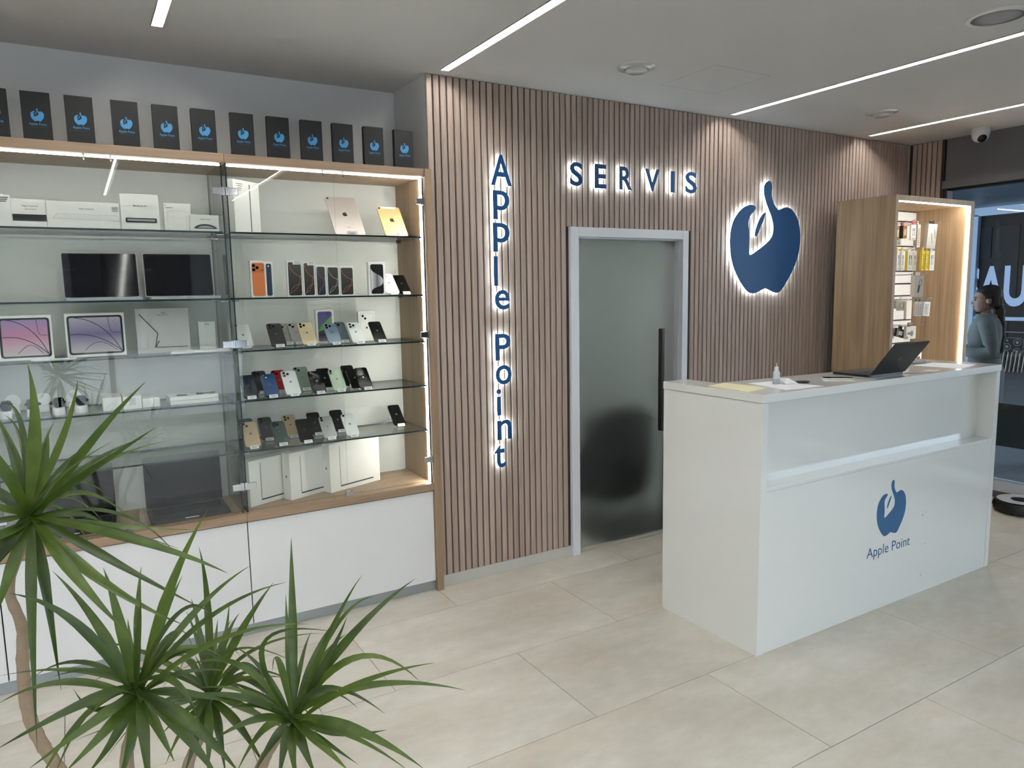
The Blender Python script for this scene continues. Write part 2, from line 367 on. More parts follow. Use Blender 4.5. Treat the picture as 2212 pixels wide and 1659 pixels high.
# ---- ceiling lights
prof = M('aluminium_channel', srgb(150, 148, 144), .4, metal=.7)
for s, lab in zip(strips, ('recessed linear ceiling light above the left display cabinet', 'recessed linear ceiling light ending above the left edge of the slats', 'long recessed linear ceiling light above the counter', 'recessed linear ceiling light nearest the security camera', 'added unseen ceiling light line brightening the left, nearer the cabinets', 'added unseen ceiling light line brightening the left, farthest out')):
    t = T('linear_ceiling_light', lab, 'ceiling light', (s, 0, ZC), group='recessed ceiling light lines')
    e_ = SEND[s]; p = MB(); p.box(-SW, -SW+.003, e_, 3.53, -.004, .06).box(SW-.003, SW, e_, 3.53, -.004, .06).box(-SW, SW, e_, 3.53, .06, .064).box(-SW, SW, 3.527, 3.53, -.004, .06)
    p.build('channel', prof, t)
    MB().box(-.0085, .0085, e_+.01, 3.515, .008, .014).build('diffuser', led_ceiling, t)
chrome_ring = M('polished_ring', srgb(205, 205, 203), .2, metal=.25); lamp_off = M('unlit_lamp', srgb(196, 196, 192), .2)
for (x, y, lab) in ((2.59, 3.03, 'round recessed downlight in the ceiling above the lettering'), (4.71, 3.03, 'round recessed downlight between the two right-hand light lines')):
    t = T('downlight', lab, 'ceiling light', (x, y, ZC), group='round ceiling downlights')
    o = MB().lathe([(.055, .0), (.062, -.012), (.095, -.006), (.10, 0)], 36).build('ring', chrome_ring, t); autosmooth(o)
    o = MB().lathe([(.06, -.002), (.058, -.022), (.048, -.028), (.001, -.029)], 36).build('lamp', lamp_off, t); autosmooth(o)
t = T('ceiling_speaker', 'round grey-grilled loudspeaker set in the ceiling at top right', 'speaker', (3.515, 1.75, ZC))
o = MB().lathe([(.10, 0), (.10, -.008), (.118, -.006), (.122, 0)], 40).build('rim', M('white_rim', srgb(200, 200, 198), .4), t); autosmooth(o)
MB().lathe([(.1, -.004), (.06, -.007), (.001, -.008)], 40).build('grille', M('grey_grille', srgb(140, 140, 142), .6, var=.25, scale=900), t, smooth=True)
t = T('security_camera', 'white dome security camera with black lens under the ceiling', 'camera', (5.87, 2.99, ZC))
o = MB().lathe([(.062, 0), (.062, -.03), (.060, -.045)], 28).build('base', M('camera_white', srgb(214, 212, 216), .4), t); autosmooth(o)
o = MB().lathe([(.058, -.045), (.054, -.07), (.042, -.088), (.02, -.098), (.002, -.1)], 28).build('dome', MATS['camera_white'], t); autosmooth(o, 60)
e = MB().lathe([(.034, 0), (.030, .014), (.016, .021), (.001, .023)], 24).build('lens', M('black_gloss', srgb(5, 5, 8), .05), t); autosmooth(e, 60)
dv = Vector((-.55, -.55, -.62)).normalized(); e.location = Vector((0, 0, -.05)) + dv*.036; e.rotation_euler = dv.to_track_quat('Z', 'Y').to_euler()
# ================================================================ LETTERING HELPERS
LOGO= [(0.021, 0.5), (0.046, 0.487), (0.059, 0.447), (0.054, 0.395), (0.063, 0.352), (0.093, 0.297), (0.134, 0.259), (0.163, 0.254), (0.207, 0.269), (0.265, 0.279), (0.324, 0.266), (0.384, 0.223), (0.436, 0.148), (0.465, 0.034), (0.463, -0.051), (0.438, -0.168), (0.372, -0.292), (0.284, -0.407), (0.206, -0.487), (0.154, -0.499), (0.102, -0.491), (0.034, -0.466), (-0.007, -0.459), (-0.056, -0.472), (-0.111, -0.492), (-0.166, -0.5), (-0.22, -0.489), (-0.276, -0.447), (-0.353, -0.364), (-0.421, -0.255), (-0.454, -0.154), (-0.465, -0.052), (-0.46, 0.041), (-0.431, 0.128), (-0.381, 0.194), (-0.319, 0.246), (-0.257, 0.273), (-0.204, 0.28), (-0.166, 0.274), (-0.15, 0.254), (-0.169, 0.227), (-0.211, 0.193), (-0.237, 0.148), (-0.24, 0.105), (-0.228, 0.033), (-0.223, -0.041), (-0.225, -0.136), (-0.205, -0.156), (-0.167, -0.143), (-0.092, -0.105), (-0.004, -0.055), (0.06, -0.005), (0.087, 0.041), (0.089, 0.108), (0.064, 0.181), (0.029, 0.239), (-0.007, 0.297), (-0.037, 0.362), (-0.048, 0.426), (-0.036, 0.467), (-0.01, 0.492)]
LEAF= [(-0.026, 0.218), (-0.027, 0.193), (-0.051, 0.141), (-0.087, 0.08), (-0.119, 0.02), (-0.134, 0.006), (-0.154, 0.013), (-0.147, 0.056), (-0.126, 0.108), (-0.091, 0.169), (-0.054, 0.207)]
def smooth_closed(pts, n=3):
    out = []; k = len(pts)
    for i in range(k):
        p0, p1, p2, p3 = pts[i-1], pts[i], pts[(i+1) % k], pts[(i+2) % k]
        for j in range(n):
            t = j/n
            out.append(tuple(.5*((2*p1[a]) + (-p0[a]+p2[a])*t + (2*p0[a]-5*p1[a]+4*p2[a]-p3[a])*t*t + (-p0[a]+3*p1[a]-3*p2[a]+p3[a])*t**3) for a in (0, 1)))
    return out
def ccw(p):
    a = sum(p[i][0]*p[(i+1) % len(p)][1]-p[(i+1) % len(p)][0]*p[i][1] for i in range(len(p)))
    return p if a > 0 else p[::-1]
LOGO = ccw(smooth_closed(LOGO, 3)); LEAF = ccw(smooth_closed(LEAF, 2))
BITE = ccw([(.0,.27),(.10,.30),(.22,.32),(.33,.25),(.39,.17),(.30,.10),(.26,.0),(.29,-.11),(.38,-.18),(.42,-.20),(.37,-.32),(.28,-.45),(.18,-.50),(.08,-.47),(0,-.45),(-.08,-.47),(-.18,-.50),(-.29,-.44),(-.38,-.28),(-.42,-.08),(-.40,.10),(-.31,.25),(-.20,.31),(-.10,.30)])
BITE = smooth_closed(BITE, 2)
BLEAF = ccw([(.0,.34),(.02,.46),(.10,.56),(.19,.59),(.18,.48),(.11,.38)])
_txt = {}
def text_geo(s, bold=0.0):
    if (s, bold) in _txt: return _txt[(s, bold)]
    cu = bpy.data.curves.new('t', 'FONT'); cu.body = s; cu.offset = bold; cu.resolution_u = 4; cu.fill_mode = 'FRONT'
    ob = bpy.data.objects.new('t', cu); COL.objects.link(ob); bpy.context.view_layer.update()
    me = bpy.data.meshes.new_from_object(ob)
    vs_ = [(v.co.x, v.co.y) for v in me.vertices]; fs = [tuple(p.vertices) for p in me.polygons]
    bpy.data.objects.remove(ob); bpy.data.curves.remove(cu); bpy.data.meshes.remove(me)
    x0 = min(v[0] for v in vs_); x1 = max(v[0] for v in vs_); y0 = min(v[1] for v in vs_); y1 = max(v[1] for v in vs_)
    _txt[(s, bold)] = (vs_, fs, x0, x1, y0, y1); return _txt[(s, bold)]
def text_flat(mb, s, x0, x1, z0, z1, y=0.0, bold=0.0, mi=0):
    """flat lettering facing -Y fitted to a box; z1 None keeps the aspect"""
    v, f, a, b, c, d = text_geo(s, bold); sx = (x1-x0)/(b-a); sz = sx if z1 is None else (z1-z0)/(d-c); n = len(mb.v)
    mb.v += [(x0+(p[0]-a)*sx, y, z0+(p[1]-c)*sz) for p in v]
    for q in f: mb.f.append(tuple(n+i for i in q)); mb.m.append(mi)
    return mb
def text_solid(s, x0, x1, z0, z1, y0, y1, bold=0.0):
    """extruded lettering between y0 (front) and y1 (back)"""
    v, f, a, b, c, d = text_geo(s, bold); sx = (x1-x0)/(b-a); sz = (z1-z0)/(d-c)
    bm = bmesh.new(); vs_ = [bm.verts.new((x0+(p[0]-a)*sx, y0, z0+(p[1]-c)*sz)) for p in v]
    for q in f:
        try: bm.faces.new([vs_[i] for i in q])
        except ValueError: pass
    bmesh.ops.remove_doubles(bm, verts=bm.verts, dist=1e-6)
    r = bmesh.ops.extrude_face_region(bm, geom=list(bm.faces))
    for e in r['geom']:
        if isinstance(e, bmesh.types.BMVert): e.co.y = y1
    bmesh.ops.recalc_face_normals(bm, faces=bm.faces)
    me = bpy.data.meshes.new(s); bm.to_mesh(me); bm.free(); return me
def poly(mb, pts, cx, cz, h, y=0.0, mi=0, sx=1.0):
    mb.face([(cx+p[0]*h*sx, y, cz+p[1]*h) for p in pts], mi); return mb
def mark(mb, cx, cz, h, y=0.0, mi=0, sx=1.0): poly(mb, BITE, cx, cz, h, y, mi, sx); poly(mb, BLEAF, cx, cz, h, y, mi, sx); return mb
def shop_mark(mb, cx, cz, h, y=0.0, mi=0, sx=1.0): poly(mb, LOGO, cx, cz, h, y, mi, sx); poly(mb, LEAF, cx, cz, h, y, mi, sx); return mb

# ================================================================ WALL SIGN
sign_blue = M('sign_blue', srgb(18, 78, 132), .45, var=.03)
halo = EMIT('sign_halo', (.74, .90, 1, 1), 9.0)
YW0, YW1, YW2 = 3.588, 3.592, 3.604
def letter(ch, x0, x1, z0, z1, bold, label, group):
    t = T('sign_letter', label, 'sign letter', ((x0+x1)/2, YW1, z0), group=group)
    w = (x1-x0)/2
    link('face', text_solid(ch, -w, w, 0, z1-z0, YW0-YW1, 0, bold), sign_blue, t)
    link('light_band', text_solid(ch, -w+.001, w-.001, .001, z1-z0-.001, .0005, YW2-YW1, bold), halo, t)
LET = [('A',2.03,2.164,2.248,2.415,'backlit blue capital A at the top of the vertical sign'),('p',2.041,2.145,2.063,2.221,'backlit blue letter p right under the capital A'),('p',2.037,2.143,1.885,2.044,'backlit blue letter p right above the letter l'),('l',2.037,2.062,1.696,1.86,'backlit blue letter l, a plain upright bar'),('e',2.04,2.136,1.561,1.672,'backlit blue letter e in the middle of the vertical sign'),('P',2.036,2.136,1.273,1.424,'backlit blue capital P starting the lower word'),('o',2.035,2.14,1.133,1.245,'backlit blue round letter o of the vertical sign'),('i',2.038,2.066,.956,1.109,'backlit blue letter i with a dot, vertical sign'),('n',2.038,2.134,.811,.927,'backlit blue letter n second from the bottom'),('t',2.017,2.087,.648,.784,'backlit blue letter t at the bottom of the vertical sign')]
for c, a, b, z0, z1, lab in LET: letter(c, a, b, z0, z1, .012, lab, 'vertical backlit letters on the slats')
for c, a, b, z0, z1, lab in [('S',2.565,2.656,2.275,2.413,'backlit blue letter S first above the door'),('E',2.748,2.834,2.271,2.413,'backlit blue letter E above the door'),('R',2.937,3.036,2.273,2.412,'backlit blue letter R above the door'),('V',3.143,3.262,2.276,2.413,'backlit blue letter V above the door'),('I',3.359,3.393,2.277,2.412,'backlit blue letter I above the door'),('S',3.487,3.588,2.28,2.418,'backlit blue letter S last above the door')]:
    letter(c, a, b, z0, z1, .022, lab, 'backlit letters above the door')
lt = T('logo_sign', 'large backlit blue apple-shaped logo on the slat wall', 'sign', (4.2775, YW1, 1.618))
for pts, nf, nb in ((LOGO, 'face', 'light_band'), (LEAF, 'leaf_face', 'leaf_light_band')):
    P_ = [(p[0]*.788, .394+p[1]*.788) for p in pts]
    MB().prism(P_, YW0-YW1, 0).build(nf, sign_blue, lt); MB().prism(P_, .0005, YW2-YW1).build(nb, halo, lt)

# ================================================================ DISPLAY CABINETS
ZS = [1.962, 1.655, 1.405, 1.164, .917]; ZB = .62
bays = [(-1.363, -.362), (-.362, .6385), (.6385, 1.6285)]
labs = ['oak framed glass display cabinet unit cut off at the left edge', 'oak framed glass display cabinet unit with laptops and watches', 'oak framed glass display cabinet unit full of phones']
def chrome_hinge(x, z, parent, side):
    h = MB(); d = .036
    if side < 0: h.box(x-.045, x-.003, -.012+3.600, 3.600, z-.016, z+.016)
    else: h.box(x+.003, x+.045, 3.588, 3.600, z-.016, z+.016)
    h.box(x-.010, x+.010, 3.590, 3.618, z-.019, z+.019)
    return h.build('hinge', chrome, parent, bevel=.002)
for bi, (x0, x1) in enumerate(bays):
    t = T('display_cabinet', labs[bi], 'cabinet', (0, 0, 0), group='glass display cabinets along the niche')
    last = bi == 2
    MB().box(x0+.0006, x1-.0006 if not last else x1, 3.586, 4.02, 2.268, 2.307).build('top_board', oak_x, t, bevel=.001)
    MB().box(x0+.0006, x1-.0006 if not last else x1, 3.586, 4.02, .580, ZB).build('base_board', oak_x, t, bevel=.001)
    MB().box(x0, x1, 3.992, 4.02, ZB, 2.268).build('back_panel', white_back, t)
    MB().box(x0+.002, x1-.002, 3.62, 4.02, .062, .578).build('base_carcass', M('carcass_dark', srgb(40, 36, 33), .8), t)
    MB().box(x0+.0025, x1-.0025, 3.600, 3.619, .058, .573).build('cupboard_door', white_lam, t, bevel=.001)
    MB().box(x0, x1, 3.618, 3.63, 0, .056).build('plinth', alu_kick, t)
    if last: MB().box(x1, x1+.0385, 3.58, 4.02, 0, 2.307).build('side_panel', oak_z, t, bevel=.0012)
    # upright glass sides
    ed = [1, 1, 1, 0, 1, 0]
    sides = ([] if bi == 0 else [(x0+.0085, 1)]) + ([(x1-.0125, 1)] if not last else [])
    for sx, _ in sides: MB().box(sx-.003, sx+.003, 3.612, 3.985, ZB, 2.268, edge=[1, 1, 1, 0, 1, 0]).build('glass_side', [glass_door, glass_edge], t)
    mid = {0: -.86, 1: .135, 2: 1.1465}[bi]
    da, db = x0+.0085 if bi else x0+.02, x1-.0125 if not last else x1-.004
    for (a, b, sd) in ((da, mid-.0012, -1), (mid+.0012, db, 1)):
        g = MB().box(a, b, 3.600, 3.605, ZB+.012, 2.262, edge=[1, 1, 0, 2, 0, 2]).build('glass_door', [glass_door, glass_edge, glass_edge_l], t)
        hx = a if sd < 0 else b
        for hz in (2.140, 1.440, .755): chrome_hinge(hx, hz, g, 1 if sd < 0 else -1)
    if last:
        MB().box(x1-.006, x1-.001, 3.606, 3.612, ZB, 2.262).build('seal_strip', dfr, t)
    for sgn in (-1, 1):
        MB().tube([(mid+sgn*.05, 3.612, 2.268), (mid+sgn*.05, 3.612, 2.245), (mid+sgn*.05, 3.600, 2.243)], .003, 6).build('door_stop', chrome, t)
        MB().lathe([(.003, 0), (.003, .012), (.006, .013), (.006, .02), (.001, .021)], 10, (mid+sgn*.075, 3.596, ZB)).build('base_stop', chrome, t)
    lk = MB().box(mid-.018, mid+.024, 3.586, 3.599, ZB+.008, ZB+.036).build('lock', chrome, t, bevel=.002)
    MB().lathe([(.008, -.008), (.009, 0)], 16, (mid+.008, 3.584, ZB+.022), 'y').build('lock_cylinder', chrome, lk)
    for zi, z in enumerate(ZS):
        a, b = x0+.018, x1-.02 if not last else x1-.006
        s = MB().box(a, b, 3.63, 3.975, z-.008, z, edge=[0, 0, 1, 1, 1, 1]).build('glass_shelf', [glass_shelf, glass_edge], t)
        for px in (a+.006, b-.006):
            for py in (3.655, 3.94):
                MB().lathe([(.005, -.016), (.005, .016)], 10, (px, py, z-.013), 'x').build('shelf_pin', chrome, s)
    MB().box(x0+.02, x1-.012, 3.648, 3.658, 2.2625, 2.268).build('led_strip', led_cab, t)
    if last: MB().box(x1-.0045, x1-.0005, 3.641, 3.651, ZB+.008, 2.262).build('led_strip', led_cabv, t)

# ---- black branded cartons on top of the cabinets
box_black = M('black_carton', srgb(20, 20, 21), .6); box_blue = M('print_light_blue', srgb(72, 150, 205), .5); box_grey = M('print_grey', srgb(92, 98, 106), .6)
bxm = MB().box(-.0507, .0507, 0, .03, 0, .188).mesh('carton'); bxm.materials.append(box_black)
lg = shop_mark(MB(), .003, .098, .050, -.0006, 0).mesh('logo'); lg.materials.append(box_blue)
lt_ = text_flat(MB(), 'Apple Point', -.028, .033, .054, .067, -.0006, .006).mesh('lettering'); lt_.materials.append(box_blue)
l2_ = text_flat(MB(), 'P R O D E J   S E R V I S', -.025, .031, .0475, .0505, -.0006, .0).mesh('small_lettering'); l2_.materials.append(box_grey)
cx_ = [-.2165, -.0685, .0855, .2565, .416, .574, .742, .907, 1.067, 1.2245, 1.386, 1.551]
words = ['cut off at the left picture edge', 'first whole one from the left', 'second whole one from the left', 'third whole one from the left', 'fourth whole one from the left', 'fifth whole one from the left', 'sixth one from the niche corner', 'fifth one from the niche corner', 'fourth one from the niche corner', 'third one from the niche corner', 'second one from the niche corner', 'nearest the niche corner']
for i, x in enumerate(cx_):
    t = T('product_carton', 'black carton with blue logo on the cabinet top, ' + words[i], 'box', (x*.9836, 3.60, 2.307), (0, 0, math.radians(random.uniform(-1.2, 1.2))), 'black cartons on top of the cabinets')
    for n, me in (('carton', bxm), ('logo', lg), ('lettering', lt_), ('small_lettering', l2_)): link(n, me, box_black, t)

# ================================================================ COUNTER
desk = T('reception_counter', 'glossy white reception counter with a blue logo on its front', 'counter', (2.525, 2.115, 0))
W, DP, ZT = 1.995, .62, 1.198
MB().box(0, .0395, 0, DP, 0, 1.160).build('end_panel', white_gloss, desk, bevel=.0012)
MB().box(W-.0395, W, 0, .485, 0, 1.160).build('end_panel', white_gloss, desk, bevel=.0012)
MB().vprism([(-.004, -.004), (W+.002, -.004), (W+.002, .485), (W-.10, .485), (W-.10, .295), (.155, .41), (.155, DP), (-.004, DP)], 1.1615, ZT).build('counter_top', white_gloss, desk, bevel=.0015)
MB().box(.040, W-.040, .0035, .022, 0, .757).build('front_panel', white_gloss, desk, bevel=.001)
MB().box(.040, W-.040, .002, .105, .7585, .774).build('ledge', white_gloss, desk, bevel=.001)
MB().box(.040, W-.040, .092, .11, .774, 1.1612).build('recess_panel', white_gloss, desk)
dec = M('vinyl_blue', srgb(22, 92, 142), .35)
shop_mark(MB(), 3.523-2.525, .526, .288, .0028, 0, .94).build('logo', dec, desk)
text_flat(MB(), 'Apple Point', 3.327-2.525, 3.702-2.525, .274, .343, .0028, .0).build('lettering', dec, desk)
sc = MB()
for (x, z, r) in ((1.285, .435, .004), (1.315, .445, .003), (1.29, .27, .002), (1.32, .272, .003), (1.295, .098, .0035), (1.35, .095, .002)): sc.face([(x+p[0], .0028, z+p[1]) for p in circ(r, 8)])
sc.build('scuff_mark', M('scuff', srgb(60, 60, 62), .7), desk)
# ================================================================ ACCESSORY KIOSK
KX0, KX1, KY0, KY1, KZ = 4.94, 5.957, 3.045, 3.50, 2.282
kz = T('accessory_cabinet', 'tall open oak cabinet with lit edge and hanging accessories', 'cabinet', (KX0, KY0, 0))
kw, kd = KX1-KX0, KY1-KY0
MB().box(0, .032, 0, kd, 0, KZ).build('side_panel', oak_k, kz, bevel=.001)
MB().box(kw-.048, kw, 0, kd, 0, KZ).build('side_panel', oak_k, kz, bevel=.001)
MB().box(.032, kw-.048, 0, kd, KZ-.038, KZ).build('top_panel', oak_k, kz, bevel=.001)
MB().box(.032, kw-.048, 0, kd, 0, .60).build('base_unit', oak_k, kz)
MB().box(.032, kw-.048, kd-.02, kd, .6, KZ-.038).build('back_board', M('slatwall_groove', srgb(70, 70, 72), .7), kz)
zz = KZ-.042
for zb in (2.161, 1.965, 1.768, 1.668, 1.571, 1.375, 1.188, .99, .79, .60):
    MB().box(.034, kw-.05, kd-.035, kd-.02, zb+.006, zz-.006).build('slatwall_board', white_lam, kz); zz = zb
MB().box(.034, kw-.055, .012, .022, KZ-.0445, KZ-.038).build('led_strip', led_white, kz)
MB().box(kw-.0545, kw-.048, .012, .022, .62, KZ-.04).build('led_strip', led_white, kz)
hook = M('hook_metal', srgb(170, 165, 155), .3, metal=.8)
hk = {}
for (x, z) in ((5.40, 2.125), (5.50, 2.125), (5.62, 2.125), (5.74, 2.125), (5.40, 1.925), (5.52, 1.925), (5.66, 1.925), (5.42, 1.735), (5.60, 1.735), (5.46, 1.545), (5.56, 1.545), (5.66, 1.545), (5.44, 1.345), (5.58, 1.345), (5.60, 1.15)):
    MB().tube([(x-KX0, kd-.036, z), (x-KX0, .16, z), (x-KX0, .13, z+.012)], .0025, 6).build('hook', hook, kz)
pw_ = M('pack_white', srgb(226, 222, 214), .5); py_ = M('pack_yellow', srgb(226, 200, 20), .5); pk_ = M('pack_kraft', srgb(176, 132, 82), .6); pd_ = M('pack_dark', srgb(34, 33, 34), .5); pg_ = M('pack_grey', srgb(170, 168, 160), .5); pt_ = M('pack_teal', srgb(40, 92, 96), .5); pr_ = M('pack_red', srgb(176, 30, 42), .5); pb_ = M('print_black', srgb(24, 24, 28), .5)
def pack(x0, x1, z0, z1, Y, mat, label, side=None, art='cable', rz=0, ry=0, dep=.02, tabmat=None):
    w, h = x1-x0, z1-z0
    t = T('accessory_pack', label, 'package', ((x0+x1)/2, Y, z0), (0, ry, rz), 'packs hanging in the oak cabinet')
    MB().box(-w/2, w/2, 0, dep, 0, h, 0, edge=[0, 0, 0, 1, 0, 1]).build('carton', [mat, side or mat], t, bevel=.001)
    MB().prism(rrect(w*.5, .028, .006, 3, 0, h+.012), dep*.4, dep*.6).build('hang_tab', tabmat or mat, t)
    a = MB(); y = -.0006
    if art == 'cable':
        for s in (-.15, .17):
            a.face([(s*w-.05*w, y, h*.28), (s*w+.05*w, y, h*.28), (s*w+.03*w, y, h*.6), (s*w-.03*w, y, h*.6)]); a.face([(s*w-.07*w, y, h*.6), (s*w+.07*w, y, h*.6), (s*w+.07*w, y, h*.78), (s*w-.07*w, y, h*.78)])
        text_flat(a, 'cable', -w*.3, w*.2, h*.1, h*.15, y)
    elif art == 'ring':
        ro = circ(w*.32, 20, 0, h*.5); ri = circ(w*.29, 20, 0, h*.5)
        for i in range(20):
            j = (i+1) % 20; a.face([(ro[i][0], y, ro[i][1]), (ro[j][0], y, ro[j][1]), (ri[j][0], y, ri[j][1]), (ri[i][0], y, ri[i][1])])
    elif art == 'hub':
        a.face([(-w*.2, y, h*.2), (0, y, h*.2), (w*.12, y, h*.55), (-w*.1, y, h*.55)])
        pts = [(-w*.05, h*.55), (w*.02, h*.75), (w*.22, h*.82), (w*.3, h*.7), (w*.2, h*.5)]
        for p, q in zip(pts, pts[1:]): a.face([(p[0]-.002, y, p[1]), (p[0]+.002, y, p[1]), (q[0]+.002, y, q[1]), (q[0]-.002, y, q[1])])
    elif art == 'disc':
        a.face([(p[0], y, p[1]) for p in circ(w*.17, 20, w*.08, h*.42)]); a.face([(-w*.4, y, h*.36), (w*.05, y, h*.33), (w*.05, y, h*.48), (-w*.35, y, h*.52)]); a.face([(-w*.46, y, h*.05), (-w*.32, y, h*.05), (-w*.32, y, h*.2), (-w*.46, y, h*.2)])
    elif art == 'pens':
        for s, lo, hi in ((-.05, .2, .62), (.25, .42, .78)): a.face([(s*w+.12*w, y, h*lo), (s*w+.16*w, y, h*lo), (s*w-.02*w, y, h*hi), (s*w-.06*w, y, h*hi)])
    elif art == 'lines':
        for k in range(9): a.face([(-w*.35, y, h*(.1+.085*k)), (w*(.1+.3*random.random()), y, h*(.1+.085*k)), (w*.3, y, h*(.125+.085*k)), (-w*.35, y, h*(.125+.085*k))])
    elif art == 'photo':
        a.face([(-w*.3, y, h*.25), (w*.25, y, h*.2), (w*.3, y, h*.75), (-w*.25, y, h*.7)], 1)
    if a.f: a.build('print', [pb_, pw_], t)
    return t
R_ = math.radians
pack(5.372, 5.414, 2.000, 2.100, 3.30, pk_, 'brown carton leftmost on the top row of hooks', pd_, 'photo', dep=.03, tabmat=pd_)
pack(5.430, 5.480, 2.010, 2.104, 3.28, pk_, 'brown and black carton beside the red tab on the top row', pd_, 'photo', dep=.05, tabmat=pr_)
pack(5.485, 5.545, 1.960, 2.060, 3.36, pw_, 'white carton half hidden behind the narrow cable pack', None, 'lines')
pack(5.458, 5.522, 1.993, 2.108, 3.235, pw_, 'narrow white cable pack with red tab on the top row', None, 'cable', dep=.015, tabmat=pr_)
pack(5.585, 5.625, 1.944, 2.116, 3.26, pg_, 'tall grey carton between cable pack and slanting white carton', None, 'lines', dep=.03)
pack(5.575, 5.650, 1.930, 2.112, 3.17, pw_, 'long white carton hanging at a slant, topmost at right', pg_, 'pens', rz=R_(-22), ry=R_(4), dep=.035, tabmat=pd_)
for i, (a, b, Y, m, s, lab) in enumerate(((5.335, 5.372, 3.26, pw_, pw_, 'white cable pack leftmost on the yellow row'), (5.374, 5.412, 3.25, pw_, pw_, 'white cable pack second on the yellow row'), (5.438, 5.508, 3.24, pw_, py_, 'wide white cable pack with yellow side in the yellow row'), (5.512, 5.556, 3.24, pw_, pw_, 'white cable pack in the middle of the yellow row'), (5.546, 5.578, 3.19, py_, py_, 'yellow pack left of its yellow twin'), (5.580, 5.612, 3.18, py_, py_, 'yellow pack right of its yellow twin'), (5.618, 5.668, 3.17, pw_, py_, 'white cable pack at the right end of the yellow row'))):
    pack(a, b, 1.765, 1.913, Y, m, lab, s, 'cable' if m is pw_ else 'lines', rz=0 if i < 4 else R_(-8), dep=.022, tabmat=py_ if i in (0, 1, 4, 5) else pw_)
pack(5.535, 5.612, 1.566, 1.728, 3.22, pg_, 'pale grey hub carton alone on its row', pw_, 'hub', rz=R_(-20), dep=.045, tabmat=pw_)
pack(5.420, 5.468, 1.478, 1.546, 3.33, pw_, 'small white pack left of the ring pack', None, 'lines')
pack(5.452, 5.528, 1.461, 1.540, 3.30, pw_, 'white pack printed with a black ring outline', None, 'ring')
pack(5.505, 5.575, 1.395, 1.535, 3.27, pw_, 'tall blank white pack right of the ring pack', None, 'none')
pack(5.506, 5.536, 1.420, 1.530, 3.20, pw_, 'narrow white printed pack, first of three with teal tabs', None, 'lines', rz=R_(-12), tabmat=pt_)
pack(5.538, 5.568, 1.418, 1.529, 3.19, pw_, 'narrow white printed pack, second of three with teal tabs', None, 'lines', rz=R_(-12), tabmat=pt_)
pack(5.566, 5.636, 1.419, 1.527, 3.17, pw_, 'wide white printed pack, third of three with teal tabs', None, 'lines', rz=R_(-8), ry=R_(4), tabmat=pt_)
pack(5.400, 5.458, 1.245, 1.338, 3.33, pw_, 'white pack leftmost on the lowest row in view', py_, 'lines', ry=R_(8))
pack(5.420, 5.520, 1.258, 1.322, 3.29, pd_, 'dark pack with a pale window on the lowest row in view', None, 'photo', ry=R_(12))
pack(5.500, 5.630, 1.240, 1.342, 3.26, pg_, 'grey charger carton printed with a black disc', pw_, 'disc', tabmat=pb_)
pack(5.610, 5.690, 1.045, 1.150, 3.24, pw_, 'white carton just showing behind the open laptop', None, 'disc', dep=.03)

# ================================================================ OUTSIDE
pav = M('paving_dark', srgb(96, 100, 106), .6, var=.12, scale=6)
paver_bed = struct(MB().box(6.2, 40, -3.4, 30, -.14, -.02).build('floor_passage', M('paving_joint', srgb(48, 50, 54), .9)))
pm = MB().box(0, .595, 0, 1.19, -.03, -.004).mesh('paver'); pm.materials.append(pav)
for i in range(0, 17):
    for j in range(0, 8):
        if (i*.6 + 6.25) > 16.2 or (j*1.2 + (.6 if i % 2 else 0) + 1.6) < 1.2: continue
        o = bpy.data.objects.new('paver', pm); COL.objects.link(o); o.parent = paver_bed; o.location = (6.22+i*.6, 1.4+j*1.2+(.6 if i % 2 else 0), 0)
canopy = struct(MB().box(6.2, 16.5, -3.4, 30, 3.17, 3.4).build('ceiling_passage', M('soffit_gap', srgb(20, 22, 26), .8)))
cp = MB().box(0, 1.49, 0, 2.99, 3.145, 3.165).mesh('soffit_panel'); cp.materials.append(M('soffit_metal', srgb(120, 136, 150), .4, metal=.3))
for i in range(7):
    for j in range(5):
        o = bpy.data.objects.new('soffit_panel', cp); COL.objects.link(o); o.parent = canopy; o.location = (6.1+i*1.5, .5+j*3.0, 0)
# shop front across the passage
sf_dark = M('dark_shop_glass', srgb(9, 11, 16), .5, spec=.2, var=.15, scale=2); sf_mid = M('slate_panel', srgb(30, 40, 46), .6, spec=.2); sf_fr = M('pale_frame', srgb(176, 198, 226), .5)
shop = T('shop_front', 'dark shop front across the passage with big white letters', 'shop front', (15.6, 7.5, 0))
MB().box(.05, .15, -3.2, .42, 0, 3.0).build('glazing', sf_dark, shop)
for (y0, y1, z0, z1) in ((-.36, .06, 1.2, 2.75), (-.9, -.66, 1.55, 2.6), (-.25, .0, .05, .9), (.14, .34, 2.15, 2.75)): MB().box(.035, .05, y0, y1, z0, z1).build('panel', sf_mid, shop)
MB().box(-.06, .06, -3.3, .44, 2.98, 3.14).build('head_rail', sf_fr, shop); MB().box(-.06, .06, .36, .46, 0, 3.0).build('jamb', sf_fr, shop)
MB().box(-.03, .04, -3.2, .40, .93, 1.0).build('mid_rail', sf_fr, shop); MB().box(0, .04, -3.2, .40, .70, .715).build('thin_rail', M('rail_grey', srgb(110, 112, 116), .4), shop)
MB().box(.0, .4, .46, 9.0, 0, 3.15).build('side_wall', M('pier_grey', srgb(46, 50, 56), .8, var=.08), shop)
lit = EMIT('letters_daylight_glow', (.42, .60, .95, 1), .5)  # emission stands in for daylight showing through the clear letters
